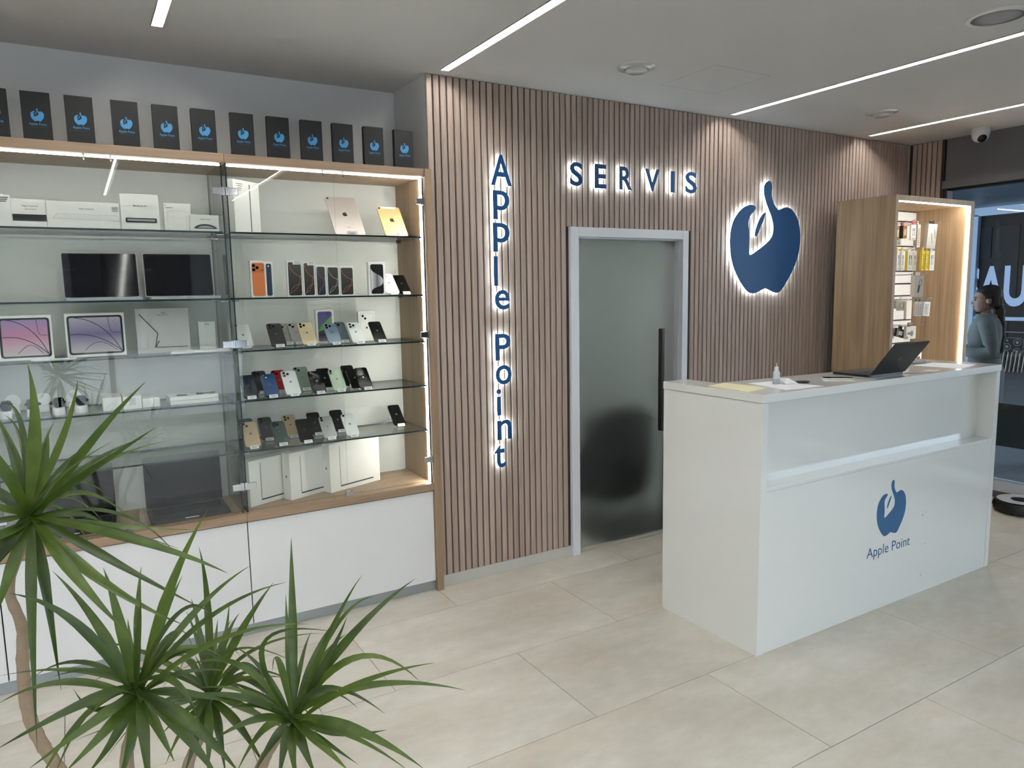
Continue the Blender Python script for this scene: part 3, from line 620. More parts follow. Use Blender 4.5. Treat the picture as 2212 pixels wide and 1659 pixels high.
# letters read from the passage side (seen from -X, so the text runs towards -Y)
def facing(mesh_builder, name, mat, parent, off):
    o = mesh_builder.build(name, mat, parent); o.rotation_euler = (0, 0, -math.pi/2); o.location = off; return o
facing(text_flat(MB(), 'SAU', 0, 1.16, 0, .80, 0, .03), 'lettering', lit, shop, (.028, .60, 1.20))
ph = MB(); outl = rrect(.62, .62, .16, 5, 0, 0)
pho = []
def ringm(mb, outer, inner):
    k = len(outer)
    for i in range(k):
        j = (i+1) % k; mb.face([(outer[i][0], 0, outer[i][1]), (outer[j][0], 0, outer[j][1]), (inner[j][0], 0, inner[j][1]), (inner[i][0], 0, inner[i][1])])
g_ = MB(); ringm(g_, rrect(.40, .36, .07, 5), rrect(.385, .345, .065, 5))
for c in ((.09, .09), (-.09, 0), (.09, -.09)): ringm(g_, circ(.07, 18, *c), circ(.06, 18, *c)); g_.face([(p[0], 0, p[1]) for p in circ(.03, 12, *c)])
g_.face([(p[0], 0, p[1]) for p in circ(.02, 10, -.09, .12)])
facing(g_, 'camera_outline', M('outline_grey', srgb(110, 115, 124), .5), shop, (.028, -.36, .42))
rack = T('bike_rack', 'row of bent metal bicycle stands in the passage', 'bike rack', (15.0, 7.05, -.004))
for k in range(4):
    y = -.32+k*.14; MB().tube([(0, y, 0), (.0, y-.03, .36), (.02, y-.05, .42), (.03, y-.09, .36), (.04, y-.05, 0)], .012, 6).build('bent_tube', hook, rack)

# street in front of the shop (seen only as reflections in the glass)
struct(MB().box(-40, 40, -60, YF-.3, -.2, -.03).build('floor_street', M('asphalt', srgb(150, 152, 156), .85, var=.1, scale=2)))
ob = T('building', 'dark block across the street mirrored in the cabinet glass', 'building', (0, -20, 0))
MB().box(-26, 26, -3, 0, 0, 4.6).build('facade', M('far_facade', srgb(62, 66, 70), .8, var=.2, scale=.6), ob)
for k in range(8): MB().box(-24+k*6, -20.5+k*6, 0, .1, .5, 3.2).build('window', sf_dark, ob)

# ---- robot vacuum
rv = T('robot_vacuum', 'round black robot vacuum with a pale ringed top by the window', 'robot vacuum', (5.80, 2.52, 0))
o = MB().lathe([(.15, .012), (.168, .02), (.17, .07), (.162, .086), (.14, .092), (.001, .093)], 40).build('body', black_mat, rv); autosmooth(o)
a = MB(); ringm(a, circ(.150, 36), circ(.065, 36)); o = a.build('top_plate', M('pale_silver', srgb(196, 198, 202), .35), rv); o.rotation_euler = (-math.pi/2, 0, 0); o.location = (0, 0, .0935)
o = MB().lathe([(.05, .092), (.05, .096), (.001, .097)], 24).build('button', black_mat, rv)
o = MB().prism(rrect(.12, .03, .01, 3), -.17, -.155).build('bumper_window', M('black_gloss', srgb(5, 5, 8), .05), rv); o.location = (0, 0, .05)
for s in (-1, 1): MB().lathe([(.03, -.012), (.03, .012)], 14, (s*.11, 0, .03), 'x').build('wheel', dark_met, rv)
dk = T('charging_dock', 'low black charging dock beside the robot vacuum', 'dock', (5.80, 2.84, 0))
MB().vprism([(-.09, -.10), (.09, -.10), (.09, .05), (-.09, .05)], 0, .02).build('base_plate', black_mat, dk, bevel=.004); MB().box(-.09, .09, .0, .05, .02, .10).build('tower', black_mat, dk, bevel=.008)
MB().tube([(-.05, .02, .09), (-.02, -.03, .115), (.03, -.03, .11), (.06, .0, .08)], .003, 6).build('cable', black_mat, dk)
# ---- blue chair outside the window
bc = T('blue_chair', 'blue upholstered tub chair outside the window at right', 'chair', (6.62, 2.30, -.004), (0, 0, R_(40)))
blue_f = M('blue_fabric', srgb(28, 62, 108), .9, var=.1, scale=60, bump=.4)
MB().vprism([(p[0]*1.0, p[1]) for p in circ(.27, 22)], .34, .44).build('seat', blue_f, bc, bevel=.03)
shell = MB(); k = 20; prev = None
for i in range(k+1):
    a = math.radians(-20 + 220*i/k); zt = .60+.14*math.sin(max(0, min(1, i/k))*math.pi)
    cur = [(.27*math.cos(a), .27*math.sin(a), .25), (.33*math.cos(a), .33*math.sin(a), .25), (.37*math.cos(a), .37*math.sin(a), zt), (.30*math.cos(a), .30*math.sin(a), zt)]
    if prev:
        for q in range(4): shell.face([prev[q], prev[(q+1) % 4], cur[(q+1) % 4], cur[q]])
    prev = cur
autosmooth(shell.build('backrest', blue_f, bc), 60)
for (x, y) in ((.18, .18), (-.18, .18), (.18, -.18), (-.18, -.18)): MB().tube([(x, y, .34), (x*1.25, y*1.25, 0)], [.016, .010], 8).build('leg', black_mat, bc)
# ================================================================ PERSON OUTSIDE THE WINDOW
def loft(rings, seg=24, mb=None, cap=True):
    """rings: (z, cx, cy, rx, ry)"""
    mb = mb or MB(); n = len(mb.v)
    for (z, cx, cy, rx, ry) in rings:
        for i in range(seg):
            a = 2*math.pi*i/seg; mb.v.append((cx+rx*math.cos(a), cy+ry*math.sin(a), z))
    for k in range(len(rings)-1):
        for i in range(seg):
            j = (i+1) % seg; mb.f.append((n+k*seg+i, n+k*seg+j, n+(k+1)*seg+j, n+(k+1)*seg+i)); mb.m.append(0)
    if cap:
        mb.f.append(tuple(n+i for i in reversed(range(seg)))); mb.m.append(0)
        mb.f.append(tuple(n+(len(rings)-1)*seg+i for i in range(seg))); mb.m.append(0)
    return mb
def eval_mesh(o):
    bpy.context.view_layer.update(); dg = bpy.context.evaluated_depsgraph_get()
    return bpy.data.meshes.new_from_object(o.evaluated_get(dg))
def person(loc, rotz, label, skin_c, cloth_c, hair_c):
    root = T('person', label, 'person', loc, (0, 0, rotz))
    skin = M('skin', skin_c, .55, var=.04, scale=20); hair = M('dark_hair', hair_c, .6, spec=.15, var=.3, scale=120); cloth = M('grey_shirt_cloth', cloth_c, .9, var=.08, scale=30, bump=.3); shoe = M('dark_shoe', srgb(20, 20, 22), .5)
    # skeleton (facing -Y), grown with a skin modifier
    V = []; E_ = []; Rr = []
    def chain(pts, start=None):
        prev = start
        for (p, r) in pts:
            V.append(p); Rr.append(r); i = len(V)-1
            if prev is not None: E_.append((prev, i))
            prev = i
        return prev
    pel = chain([((0, 0, .90), .125)])
    ch_ = chain([((0, .0, 1.02), .105), ((0, -.005, 1.16), .115), ((0, .0, 1.29), .10)], pel)
    nk = chain([((0, .005, 1.37), .052), ((0, -.005, 1.43), .048), ((0, -.015, 1.48), .05)], ch_)
    for s in (-1, 1):
        chain([((s*.085, 0, .84), .085), ((s*.09, -.01, .66), .072), ((s*.09, -.02, .47), .052), ((s*.09, .0, .30), .050), ((s*.09, .015, .09), .036), ((s*.09, -.05, .035), .034), ((s*.095, -.13, .025), .028)], pel)
        el = chain([((s*.13, .0, 1.315), .055), ((s*.175, .02, 1.25), .047), ((s*.19, .05, 1.06), .038), ((s*.15, -.09, 1.05), .034), ((s*.09, -.22, 1.09), .025), ((s*.075, -.265, 1.10), .026)], ch_)
        for k in range(4):
            y = .012*(k-1.5); L_ = (.055, .066, .062, .05)[k]
            chain([((s*.06, -.29, 1.105+y), .0095), ((s*.045, -.29-L_*.55, 1.10+y), .0085), ((s*.02, -.29-L_*.75, 1.09+y), .0075)], el)
        chain([((s*.07, -.27, 1.13), .010), ((s*.045, -.295, 1.14), .009)], el)
    me = bpy.data.meshes.new('body'); me.from_pydata(V, E_, [])
    o = bpy.data.objects.new('body_tmp', me); COL.objects.link(o)
    o.modifiers.new('skin', 'SKIN').use_smooth_shade = True
    for i, r in enumerate(Rr): me.skin_vertices[0].data[i].radius = (r, r)
    me.skin_vertices[0].data[0].use_root = True
    sb = o.modifiers.new('sub', 'SUBSURF'); sb.levels = 1; sb.render_levels = 1
    bme = eval_mesh(o); bpy.data.objects.remove(o)
    # head: stacked rings with a modelled profile (z up from chin 1.415 to crown 1.64)
    head = MB(); seg = 32
    prof = [(1.408, .030, .034, -.045, 0), (1.418, .046, .05, -.040, 0), (1.432, .056, .066, -.030, 0), (1.445, .060, .076, -.022, .004), (1.452, .061, .078, -.021, .009), (1.459, .062, .079, -.02, .003), (1.466, .063, .080, -.019, .008), (1.474, .064, .082, -.018, .003), (1.482, .066, .084, -.016, .024), (1.490, .068, .086, -.014, .030), (1.500, .070, .088, -.012, .022), (1.512, .071, .090, -.010, .013), (1.524, .071, .091, -.008, .005), (1.534, .072, .093, -.007, .008), (1.552, .073, .095, -.004, .006), (1.575, .073, .096, 0, .002), (1.60, .069, .090, .004, 0), (1.62, .056, .073, .008, 0), (1.634, .034, .045, .012, 0), (1.640, .008, .012, .014, 0)]
    for (z, rx, ry, cy, nose) in prof:
        for i in range(seg):
            a = 2*math.pi*i/seg; x = rx*math.cos(a); y = cy+ry*math.sin(a)
            d = ((a+math.pi/2+math.pi) % (2*math.pi))-math.pi
            y -= nose*math.exp(-(d/.22)**2)
            head.v.append((x, y, z))
    for k in range(len(prof)-1):
        for i in range(seg):
            j = (i+1) % seg; head.f.append((k*seg+i, k*seg+j, (k+1)*seg+j, (k+1)*seg+i)); head.m.append(0)
    head.f.append(tuple(reversed(range(seg)))); head.m.append(0); head.f.append(tuple((len(prof)-1)*seg+i for i in range(seg))); head.m.append(0)
    for s in (-1, 1):
        loft([(1.482, s*.070, .018, .010, .010), (1.49, s*.074, .016, .012, .016), (1.505, s*.076, .014, .012, .020), (1.522, s*.075, .016, .011, .018), (1.53, s*.072, .018, .006, .009)], 10, head)
    n = len(bme.vertices)
    bm = bmesh.new(); bm.from_mesh(bme); hm = head.mesh('h'); bm.from_mesh(hm); bm.to_mesh(bme); bm.free()
    tmp = bpy.data.objects.new('tmp', bme); COL.objects.link(tmp); rm = tmp.modifiers.new('r', 'REMESH'); rm.mode = 'VOXEL'; rm.voxel_size = .0055; rm.use_smooth_shade = True
    fin = eval_mesh(tmp); bpy.data.objects.remove(tmp); fin.materials.clear()
    link('body', fin, skin, root)
    for s in (-1, 1):
        MB().lathe([(.001, -.009), (.006, -.006), (.0085, 0), (.006, .006), (.001, .009)], 10, (s*.030, -.094, 1.520), 'y').build('eye', M('eye_dark', srgb(24, 18, 14), .2), root)
        MB().tube([(s*.012, -.104, 1.536), (s*.032, -.100, 1.541), (s*.050, -.085, 1.537)], .0035, 6).build('eyebrow', hair, root)
    MB().tube([(-.022, -.100, 1.458), (0, -.108, 1.457), (.022, -.100, 1.458)], [.003, .006, .003], 8).build('lips', M('lip', srgb(120, 62, 58), .5), root)
    # shirt dress
    dress = loft([(.52, 0, .0, .215, .165), (.60, 0, 0, .205, .16), (.75, 0, .005, .19, .155), (.88, 0, .01, .178, .15), (.97, 0, .005, .155, .13), (1.03, 0, 0, .142, .118), (1.10, 0, -.005, .150, .125), (1.20, 0, -.005, .165, .135), (1.28, 0, 0, .168, .125), (1.33, 0, .002, .15, .105), (1.365, 0, .004, .105, .082), (1.385, 0, .004, .07, .066)], 28)
    g = dress.build('shirt_dress', cloth, root, smooth=True)
    for s in (-1, 1):
        MB().tube([(s*.12, 0, 1.325), (s*.17, .015, 1.27), (s*.192, .045, 1.14), (s*.194, .055, 1.06), (s*.165, -.06, 1.045), (s*.118, -.16, 1.07)], [.07, .068, .060, .058, .052, .042], 14).build('sleeve', cloth, g, smooth=True)
    MB().tube([(s_[0], s_[1], 1.375) for s_ in [(-.02, -.075), (-.06, -.04), (-.068, .01), (-.05, .06), (0, .078), (.05, .06), (.068, .01), (.06, -.04), (.02, -.075)]], .018, 8).build('collar', cloth, g, smooth=True)
    loft([(1.0, 0, 0, .155, .130), (1.045, 0, 0, .152, .128)], 28).build('belt', M('belt_cloth', tuple(c*.7 for c in cloth_c[:3])+(1,), .9), g, smooth=True)
    # hair cap and long braid
    hc = MB(); seg = 28
    rings = [(1.455, .066, .052, .050), (1.48, .074, .066, .040), (1.51, .079, .076, .032), (1.54, .081, .086, .022), (1.565, .081, .094, .014), (1.59, .079, .099, .008), (1.61, .072, .092, .008), (1.63, .056, .072, .012), (1.645, .034, .044, .016), (1.652, .006, .01, .018)]
    loft([(z, 0, cy, rx, ry) for z, rx, ry, cy in rings], seg, hc); h_ = hc.build('hair', hair, root, smooth=True)
    pts = []; rads = []
    for k in range(26):
        z = 1.53-.57*k/25; pts.append((.012*math.sin(k*1.3), .072+.05*math.sin(k/25*2.4)+.004*math.cos(k*1.3), z)); rads.append((.040-.022*k/25)*(1+.12*math.sin(k*2.6)))
    rads[-1] = .006; MB().tube(pts, rads, 12).build('braid', hair, h_, smooth=True)
    for s in (-1, 1):
        loft([(.0, s*.095, -.05, .042, .12), (.03, s*.095, -.045, .046, .122), (.065, s*.092, -.01, .042, .075), (.10, s*.09, .015, .040, .048)], 16).build('shoe', shoe, root, smooth=True)
    return root
person((7.0, 3.42, -.004), math.radians(-154), 'person in a belted grey shirt dress with a long dark braid outside', srgb(108, 78, 64), srgb(84, 90, 90), srgb(16, 13, 12))
# ================================================================ PRODUCTS IN THE CABINETS
card = M('white_carton', srgb(236, 235, 230), .45); ink = M('ink_dark', srgb(50, 50, 54), .5); ink_l = M('ink_pale', srgb(165, 166, 170), .5); tagw = M('price_tag_white', srgb(240, 240, 240), .5)
PH = {k: M('phone_'+k, srgb(*c), r, metal=mt_, spec=.3) for k, c, r, mt_ in (('black', (14, 14, 16), .12, 0), ('graphite', (66, 66, 68), .35, .2), ('white', (226, 228, 226), .2, 0), ('gold', (222, 204, 168), .3, .2), ('sand', (208, 182, 148), .3, .2), ('blue', (30, 72, 122), .15, 0), ('sierra', (130, 148, 166), .3, .2), ('slate', (92, 104, 114), .3, .2), ('red', (166, 40, 46), .15, 0), ('sage', (140, 152, 140), .2, 0), ('mint', (186, 204, 182), .15, 0), ('navy', (30, 42, 56), .15, 0), ('midnight', (74, 88, 86), .3, .2), ('silver', (190, 190, 188), .25, .3))}
lens_m = M('camera_lens', srgb(10, 10, 13), .08); ring_m = M('lens_ring', srgb(120, 122, 124), .3, metal=.8)
_pc = {}
def phone_mesh(kind, big):
    key = (kind, big)
    if key in _pc: return _pc[key]
    w, L_ = (.0745, .154) if big else (.069, .142)
    if kind == 'body': m = MB().prism(rrect(w, L_, .0115, 4, 0, L_/2), 0, .008).mesh('body')
    elif kind == 'bump3': m = MB().prism(rrect(.036, .037, .009, 3, -w/2+.023, L_-.024), -.0018, 0).mesh('camera_bump')
    elif kind == 'bump2': m = MB().prism(rrect(.030, .031, .008, 3, -w/2+.019, L_-.020), -.0014, 0).mesh('camera_bump')
    elif kind == 'bump1': m = MB().prism(rrect(.013, .013, .0062, 3, -w/2+.012, L_-.012), -.001, 0).mesh('camera_bump')
    elif kind == 'bumpv': m = MB().prism(rrect(.013, .030, .0062, 3, -w/2+.012, L_-.020), -.001, 0).mesh('camera_bump')
    elif kind == 'logo': m = mark(MB(), 0, L_*.53, .0135, -.0004).mesh('logo')
    _pc[key] = m; return m
lens_me = MB().lathe([(.0062, -.0035), (.0068, 0)], 12, (0, 0, 0), 'y', 0).mesh('lens')
def phone(x, y, z, col, cams, label, group, big=False, tilt=46, stand=True, rz=0, tagp=True):
    w, L_ = (.0745, .154) if big else (.069, .142)
    rot = (-math.radians(tilt), 0, math.radians(rz))
    t = T('smartphone', label, 'phone', (x, y, z+.010), rot, group)
    c = PH[col]
    def put(n, me, m, par, loc=None):
        o = bpy.data.objects.new(n, me); COL.objects.link(o); o.parent = par
        if len(me.materials) == 0: me.materials.append(m)
        o.material_slots[0].link = 'OBJECT'; o.material_slots[0].material = m
        if loc: o.location = loc
        return o
    b_ = put('body', phone_mesh('body', big), c, t)
    b = put('camera_bump', phone_mesh('bump%s' % cams, big), c, t)
    x0, z0 = -w/2, L_
    pos = {3: [(x0+.0145, z0-.0155), (x0+.0145, z0-.033), (x0+.0315, z0-.024)], 2: [(x0+.0125, z0-.0135), (x0+.0255, z0-.0265)], 1: [(x0+.012, z0-.012)], 'v': [(x0+.012, z0-.0125), (x0+.012, z0-.0275)]}[cams]
    for (px, pz) in pos: put('lens', lens_me, lens_m, b, (px, -.0018, pz))
    put('logo', phone_mesh('logo', big), ring_m if col in ('black', 'navy', 'graphite', 'blue') else M('logo_grey', srgb(120, 120, 122), .3, metal=.6), t)
    if stand:
        s = T('phone_stand', ('clear stand under the ' + label), 'stand', (x, y, z), (0, 0, math.radians(rz)), 'clear phone stands with price tags')
        th = math.radians(tilt); a = (math.sin(th), math.cos(th))
        pl = MB(); L2 = L_*.55; y0, z0_ = .012, .004
        pl.face([(-.025, y0, z0_), (.025, y0, z0_), (.025, y0+L2*a[0], z0_+L2*a[1]), (-.025, y0+L2*a[0], z0_+L2*a[1])])
        pl.v += []; pl.build('back_plate', acrylic, s)
        MB().box(-.026, .026, -.022, .014, 0, .0025).build('foot', acrylic, s)
        tg = MB(); q = [(-.021, -.021, .003), (.021, -.021, .003), (.021, -.012, .018), (-.021, -.012, .018)]; tg.face(q); tg.face([(p[0], p[1]+.001, p[2]) for p in q[::-1]]); tgo = tg.build('price_tag', tagw, s)
        pr = MB()
        for k in range(3):
            f0 = .25+.22*k; f1 = f0+.07; e0 = (-.0213+.009*f0, .003+.015*f0); e1 = (-.0213+.009*f1, .003+.015*f1); hw_ = (.016, .012, .009)[2-k]
            pr.face([(-hw_, e0[0], e0[1]), (hw_, e0[0], e0[1]), (hw_, e1[0], e1[1]), (-hw_, e1[0], e1[1])])
        pr.build('print', ink, tgo)
    return t
z2, z3, z4, z5 = ZS[1], ZS[2], ZS[3], ZS[4]
G2, G3, G4, G5 = ['phones on the %s glass shelf' % w for w in ('second', 'third', 'fourth', 'fifth')]
phone(1.478, 3.70, z2, 'white', 2, 'white smartphone leaning beside the silver-swirl phone box', G2, big=True)
phone(1.556, 3.72, z2, 'black', 2, 'black smartphone at the right end of the second shelf', G2)
phone(.715, 3.755, z3, 'white', 1, 'white smartphone at the left end of the third shelf', G3, True)
phone(.868, 3.715, z3, 'graphite', 3, 'dark grey three-camera smartphone on the third shelf', G3, True)
phone(.948, 3.86, z3, 'silver', 2, 'pale silver smartphone behind the dark grey one, third shelf', G3)
phone(1.019, 3.70, z3, 'gold', 3, 'gold smartphone on the third shelf', G3, True)
phone(1.000, 3.845, z3, 'silver', 2, 'silver smartphone mostly hidden behind the gold one, third shelf', G3)
phone(1.142, 3.675, z3, 'sierra', 3, 'light blue smartphone on the third shelf', G3)
phone(1.228, 3.80, z3, 'slate', 3, 'slate grey smartphone between light blue and white, third shelf', G3)
phone(1.262, 3.655, z3, 'white', 3, 'white three-camera smartphone on the third shelf', G3)
phone(1.392, 3.685, z3, 'black', 3, 'glossy black smartphone at the right of the third shelf', G3)
phone(.708, 3.668, z4, 'navy', 1, 'dark navy smartphone at the left end of the fourth shelf', G4)
phone(.800, 3.835, z4, 'graphite', 3, 'grey smartphone behind navy and blue on the fourth shelf', G4)
phone(.806, 3.650, z4, 'blue', 2, 'bright blue smartphone on the fourth shelf', G4)
phone(.893, 3.812, z4, 'red', 2, 'red smartphone on the fourth shelf', G4)
phone(.909, 3.645, z4, 'white', 3, 'white smartphone in front of the red one, fourth shelf', G4, True)
phone(1.014, 3.815, z4, 'sage', 2, 'sage green smartphone behind the white one, fourth shelf', G4, True)
phone(1.037, 3.635, z4, 'black', 2, 'glossy black smartphone left of the mint one, fourth shelf', G4)
phone(1.112, 3.745, z4, 'black', 2, 'black smartphone half hidden behind the mint one, fourth shelf', G4)
phone(1.148, 3.650, z4, 'mint', 'v', 'mint green smartphone on the fourth shelf', G4)
phone(1.268, 3.815, z4, 'black', 2, 'black smartphone with lens block, standing back on the fourth shelf', G4)
phone(1.262, 3.700, z4, 'black', 'v', 'black smartphone squeezed behind the rightmost one, fourth shelf', G4, stand=False, tilt=52)
phone(1.287, 3.640, z4, 'black', 'v', 'black smartphone rightmost on the fourth shelf', G4)
phone(.706, 3.675, z5, 'sand', 2, 'sand gold smartphone at the left end of the fifth shelf', G5, True)
phone(.722, 3.85, z5, 'slate', 2, 'dark slate smartphone behind the left sand one, fifth shelf', G5)
phone(.815, 3.835, z5, 'graphite', 3, 'charcoal smartphone standing back on the fifth shelf', G5)
phone(.844, 3.665, z5, 'midnight', 3, 'dark green smartphone on the fifth shelf', G5)
phone(.940, 3.835, z5, 'sand', 3, 'sand gold smartphone standing back on the fifth shelf', G5)
phone(.965, 3.655, z5, 'black', 2, 'black smartphone in front of the sand one, fifth shelf', G5)
phone(1.070, 3.83, z5, 'black', 2, 'black smartphone behind the silver one, fifth shelf', G5)
phone(1.091, 3.668, z5, 'silver', 'v', 'silver smartphone in a clear case, fifth shelf', G5)
phone(1.200, 3.84, z5, 'black', 'v', 'black smartphone behind the white one, fifth shelf', G5)
phone(1.211, 3.668, z5, 'white', 1, 'white smartphone in a clear case, fifth shelf', G5)
phone(1.532, 3.81, z5, 'black', 1, 'small black smartphone alone at the right of the fifth shelf', G5)

# ---- upright cartons
def carton(name, x0, x1, y, z0, h, dep, label, group=None, rz=0, tilt=0, side_mat=None, mat=None):
    w = x1-x0
    t = T(name, label, 'box', ((x0+x1)/2, y, z0), (-math.radians(tilt), 0, math.radians(rz)), group)
    MB().box(-w/2, w/2, 0, dep, 0, h).build('carton', mat or card, t, bevel=.0012); return t, w, h
def art_quad(parent, name, mat, w, h, mx, m0, m1, r=.004, y=-.0006):
    a = MB(); a.face([(p[0], y, p[1]) for p in rrect(w-2*mx, h-m0-m1, r, 4, 0, m0+(h-m0-m1)/2)]); return a.build(name, mat, parent)
def stripe(mb, pts, wid, y=-.0012, mi=0):
    for i, (p, q) in enumerate(zip(pts, pts[1:])):
        dx, dz = q[0]-p[0], q[1]-p[1]; l = math.hypot(dx, dz) or 1; nx, nz = -dz/l*wid/2, dx/l*wid/2
        mb.face([(p[0]-nx, y, p[1]-nz), (q[0]-nx, y, q[1]-nz), (q[0]+nx, y, q[1]+nz), (p[0]+nx, y, p[1]+nz)], mi)
def bez(p0, p1, p2, p3, n=12): return [tuple((1-t)**3*p0[a]+3*(1-t)**2*t*p1[a]+3*(1-t)*t*t*p2[a]+t**3*p3[a] for a in (0, 1)) for t in [i/n for i in range(n+1)]]
def grad(name, stops, axis=2, lo=0, hi=.17, rough=.3):
    m, nt, b = nodes(name); tc = nt.nodes.new('ShaderNodeTexCoord'); sp = nt.nodes.new('ShaderNodeSeparateXYZ'); mr = nt.nodes.new('ShaderNodeMapRange'); cr = nt.nodes.new('ShaderNodeValToRGB')
    nt.links.new(tc.outputs['Object'], sp.inputs[0]); nt.links.new(sp.outputs[axis], mr.inputs['Value']); mr.inputs['From Min'].default_value = lo; mr.inputs['From Max'].default_value = hi
    nt.links.new(mr.outputs[0], cr.inputs[0]); nt.links.new(cr.outputs[0], b.inputs['Base Color']); b.inputs['Roughness'].default_value = rough
    e = cr.color_ramp.elements; e[0].position, e[0].color = stops[0]; e[1].position, e[1].color = stops[-1]
    for p, c in stops[1:-1]: k = e.new(p); k.color = c
    return m
dark_art = grad('art_dark', [(0, srgb(40, 36, 34)), (.5, srgb(62, 58, 56)), (1, srgb(84, 78, 74))]); or_art = M('art_orange', srgb(226, 128, 74), .35); nv_art = M('art_navy', srgb(44, 58, 78), .35)
copper = M('art_copper', srgb(190, 128, 96), .4); steel = M('art_steel', srgb(190, 186, 190), .4); viol = M('art_violet', srgb(112, 104, 176), .4)
GB = 'phone boxes on the second glass shelf'
Yb = 3.70
t, w, h = carton('phone_box', .745, .820, Yb, z2, .178, .026, 'white phone box showing an orange phone', GB)
art_quad(t, 'phone_picture', or_art, w, h, .008, .007, .010, .009); a = MB()
a.face([(p[0], -.0010, p[1]) for p in rrect(w*.78, .044, .010, 4, 0, h-.035)]); a.build('camera_plate', M('art_orange_dark', srgb(206, 108, 58), .35), t)
a = MB()
for (px, pz) in ((-.020, h-.024), (-.020, h-.044), (-.004, h-.034)): a.face([(p[0], -.0014, p[1]) for p in circ(.0075, 14, px, pz)])
a.face([(p[0], -.0014, p[1]) for p in circ(.003, 10, .020, h-.045)]); a.build('lens_print', lens_m, t)
t, w, h = carton('phone_box', .8205, .856, Yb+.012, z2, .174, .026, 'narrow-looking white phone box showing a navy phone', GB)
a = MB(); a.face([(p[0], -.0006, p[1]) for p in rrect(w-.010, h-.018, .008, 4, -.003, h/2-.001)]); a.build('phone_picture', nv_art, t); a = MB(); a.face([(p[0], -.0012, p[1]) for p in circ(.004, 10, -.004, h-.022)]); a.build('lens_print', tagw, t)
for i, (a0, b0, hh, lab, cm_) in enumerate(((.920, .996, .180, 'phone box with dark art, leftmost of the five', copper), (.998, 1.060, .176, 'phone box with dark art, second of the five', copper), (1.062, 1.116, .158, 'phone box with dark art and violet lines, middle of the five', viol), (1.118, 1.185, .155, 'phone box with dark art, fourth of the five', steel), (1.187, 1.262, .153, 'phone box with dark art, rightmost of the five', copper))):
    t, w, h = carton('phone_box', a0, b0, Yb, z2, hh, .024, lab, GB)
    p_ = art_quad(t, 'phone_picture', dark_art, w, h, .006, .007, .009, .008)
    c_ = MB(); xa, xb, za, zb = -w/2+.007, w/2-.007, .010, h-.012
    stripe(c_, bez((xa, zb-.005), (xa+.01, zb-.04), (xb-.02, h*.58), (xb, h*.54)), .0022); stripe(c_, bez((xb-.004, h*.60), (xb-.004, h*.5), (xb-.01, h*.2), (xa+.006, za+.008)), .0018); stripe(c_, bez((xb, h*.36), (xa+.02, h*.34), (xa+.01, h*.2), (xa+.005, za+.004)), .0018)
    c_.build('line_art', cm_, t)
    if i < 2: tg = MB(); tg.face([(-w*.1, -.0016, h-.020), (w*.5, -.0016, h-.020), (w*.5, -.0016, h-.001), (-w*.1, -.0016, h-.001)]); tgo = tg.build('price_tag', tagw, t); pr = MB(); [pr.face([(-w*.02, -.002, h-.016+.005*k), (w*.42, -.002, h-.016+.005*k), (w*.42, -.002, h-.0145+.005*k), (-w*.02, -.002, h-.0145+.005*k)]) for k in range(3)]; pr.build('print', ink, tgo)
t, w, h = carton('phone_box', 1.341, 1.436, Yb, z2, .174, .026, 'white phone box with a silver swirl on black', GB)
art_quad(t, 'phone_picture', M('art_black', srgb(28, 28, 30), .25), w, h, .012, .008, .011, .010)
c_ = MB(); up_ = bez((-.034, h-.03), (-.03, h*.62), (.035, h*.66), (.033, h*.42), 16); dn = bez((.033, h*.42), (.03, h*.2), (-.03, h*.3), (-.033, .016), 16)
sh = up_+dn[1:]; c_.face([(p[0], -.0012, p[1]) for p in ([(-.034, .014)]+[(-.034, h-.03)]+sh[1:])][::-1]); c_.build('swirl_art', grad('art_silver', [(0, srgb(225, 225, 228)), (.5, srgb(90, 90, 94)), (1, srgb(215, 215, 220))], 0, -.035, .035), t)
GC = 'phone boxes on the third glass shelf'
t, w, h = carton('phone_box', 1.107, 1.206, 3.895, z3, .178, .024, 'white phone box with purple and green screen art', GC)
art_quad(t, 'phone_picture', grad('art_purple', [(0, srgb(150, 140, 160)), (.25, srgb(48, 44, 62)), (.5, srgb(90, 110, 120)), (1, srgb(90, 78, 150))]), w, h, .011, .008, .010, .010)
c_ = MB(); c_.face([(p[0], -.0012, p[1]) for p in (bez((.037, h*.82), (0, h*.62), (-.03, h*.5), (-.037, h*.38), 12)+bez((-.037, h*.34), (-.01, h*.42), (.03, h*.45), (.037, h*.5), 10))]); c_.build('green_art', M('art_green', srgb(120, 170, 90), .4), t)
t, w, h = carton('phone_box', 1.338, 1.432, 3.88, z3, .164, .024, 'white phone box with two camera circles', GC)
c_ = MB(); stripe(c_, rrect(w-.020, h-.022, .012, 4, 0, h/2)+[rrect(w-.020, h-.022, .012, 4, 0, h/2)[0]], .0012, -.0008); c_.build('outline_print', ink_l, t)
c_ = MB(); [c_.face([(p[0], -.001, p[1]) for p in circ(.0065, 14, *c)]) for c in ((-.022, h-.026), (-.008, h-.040))]; mark(c_, .0, h*.45, .012, -.001); c_.build('lens_print', lens_m, t)
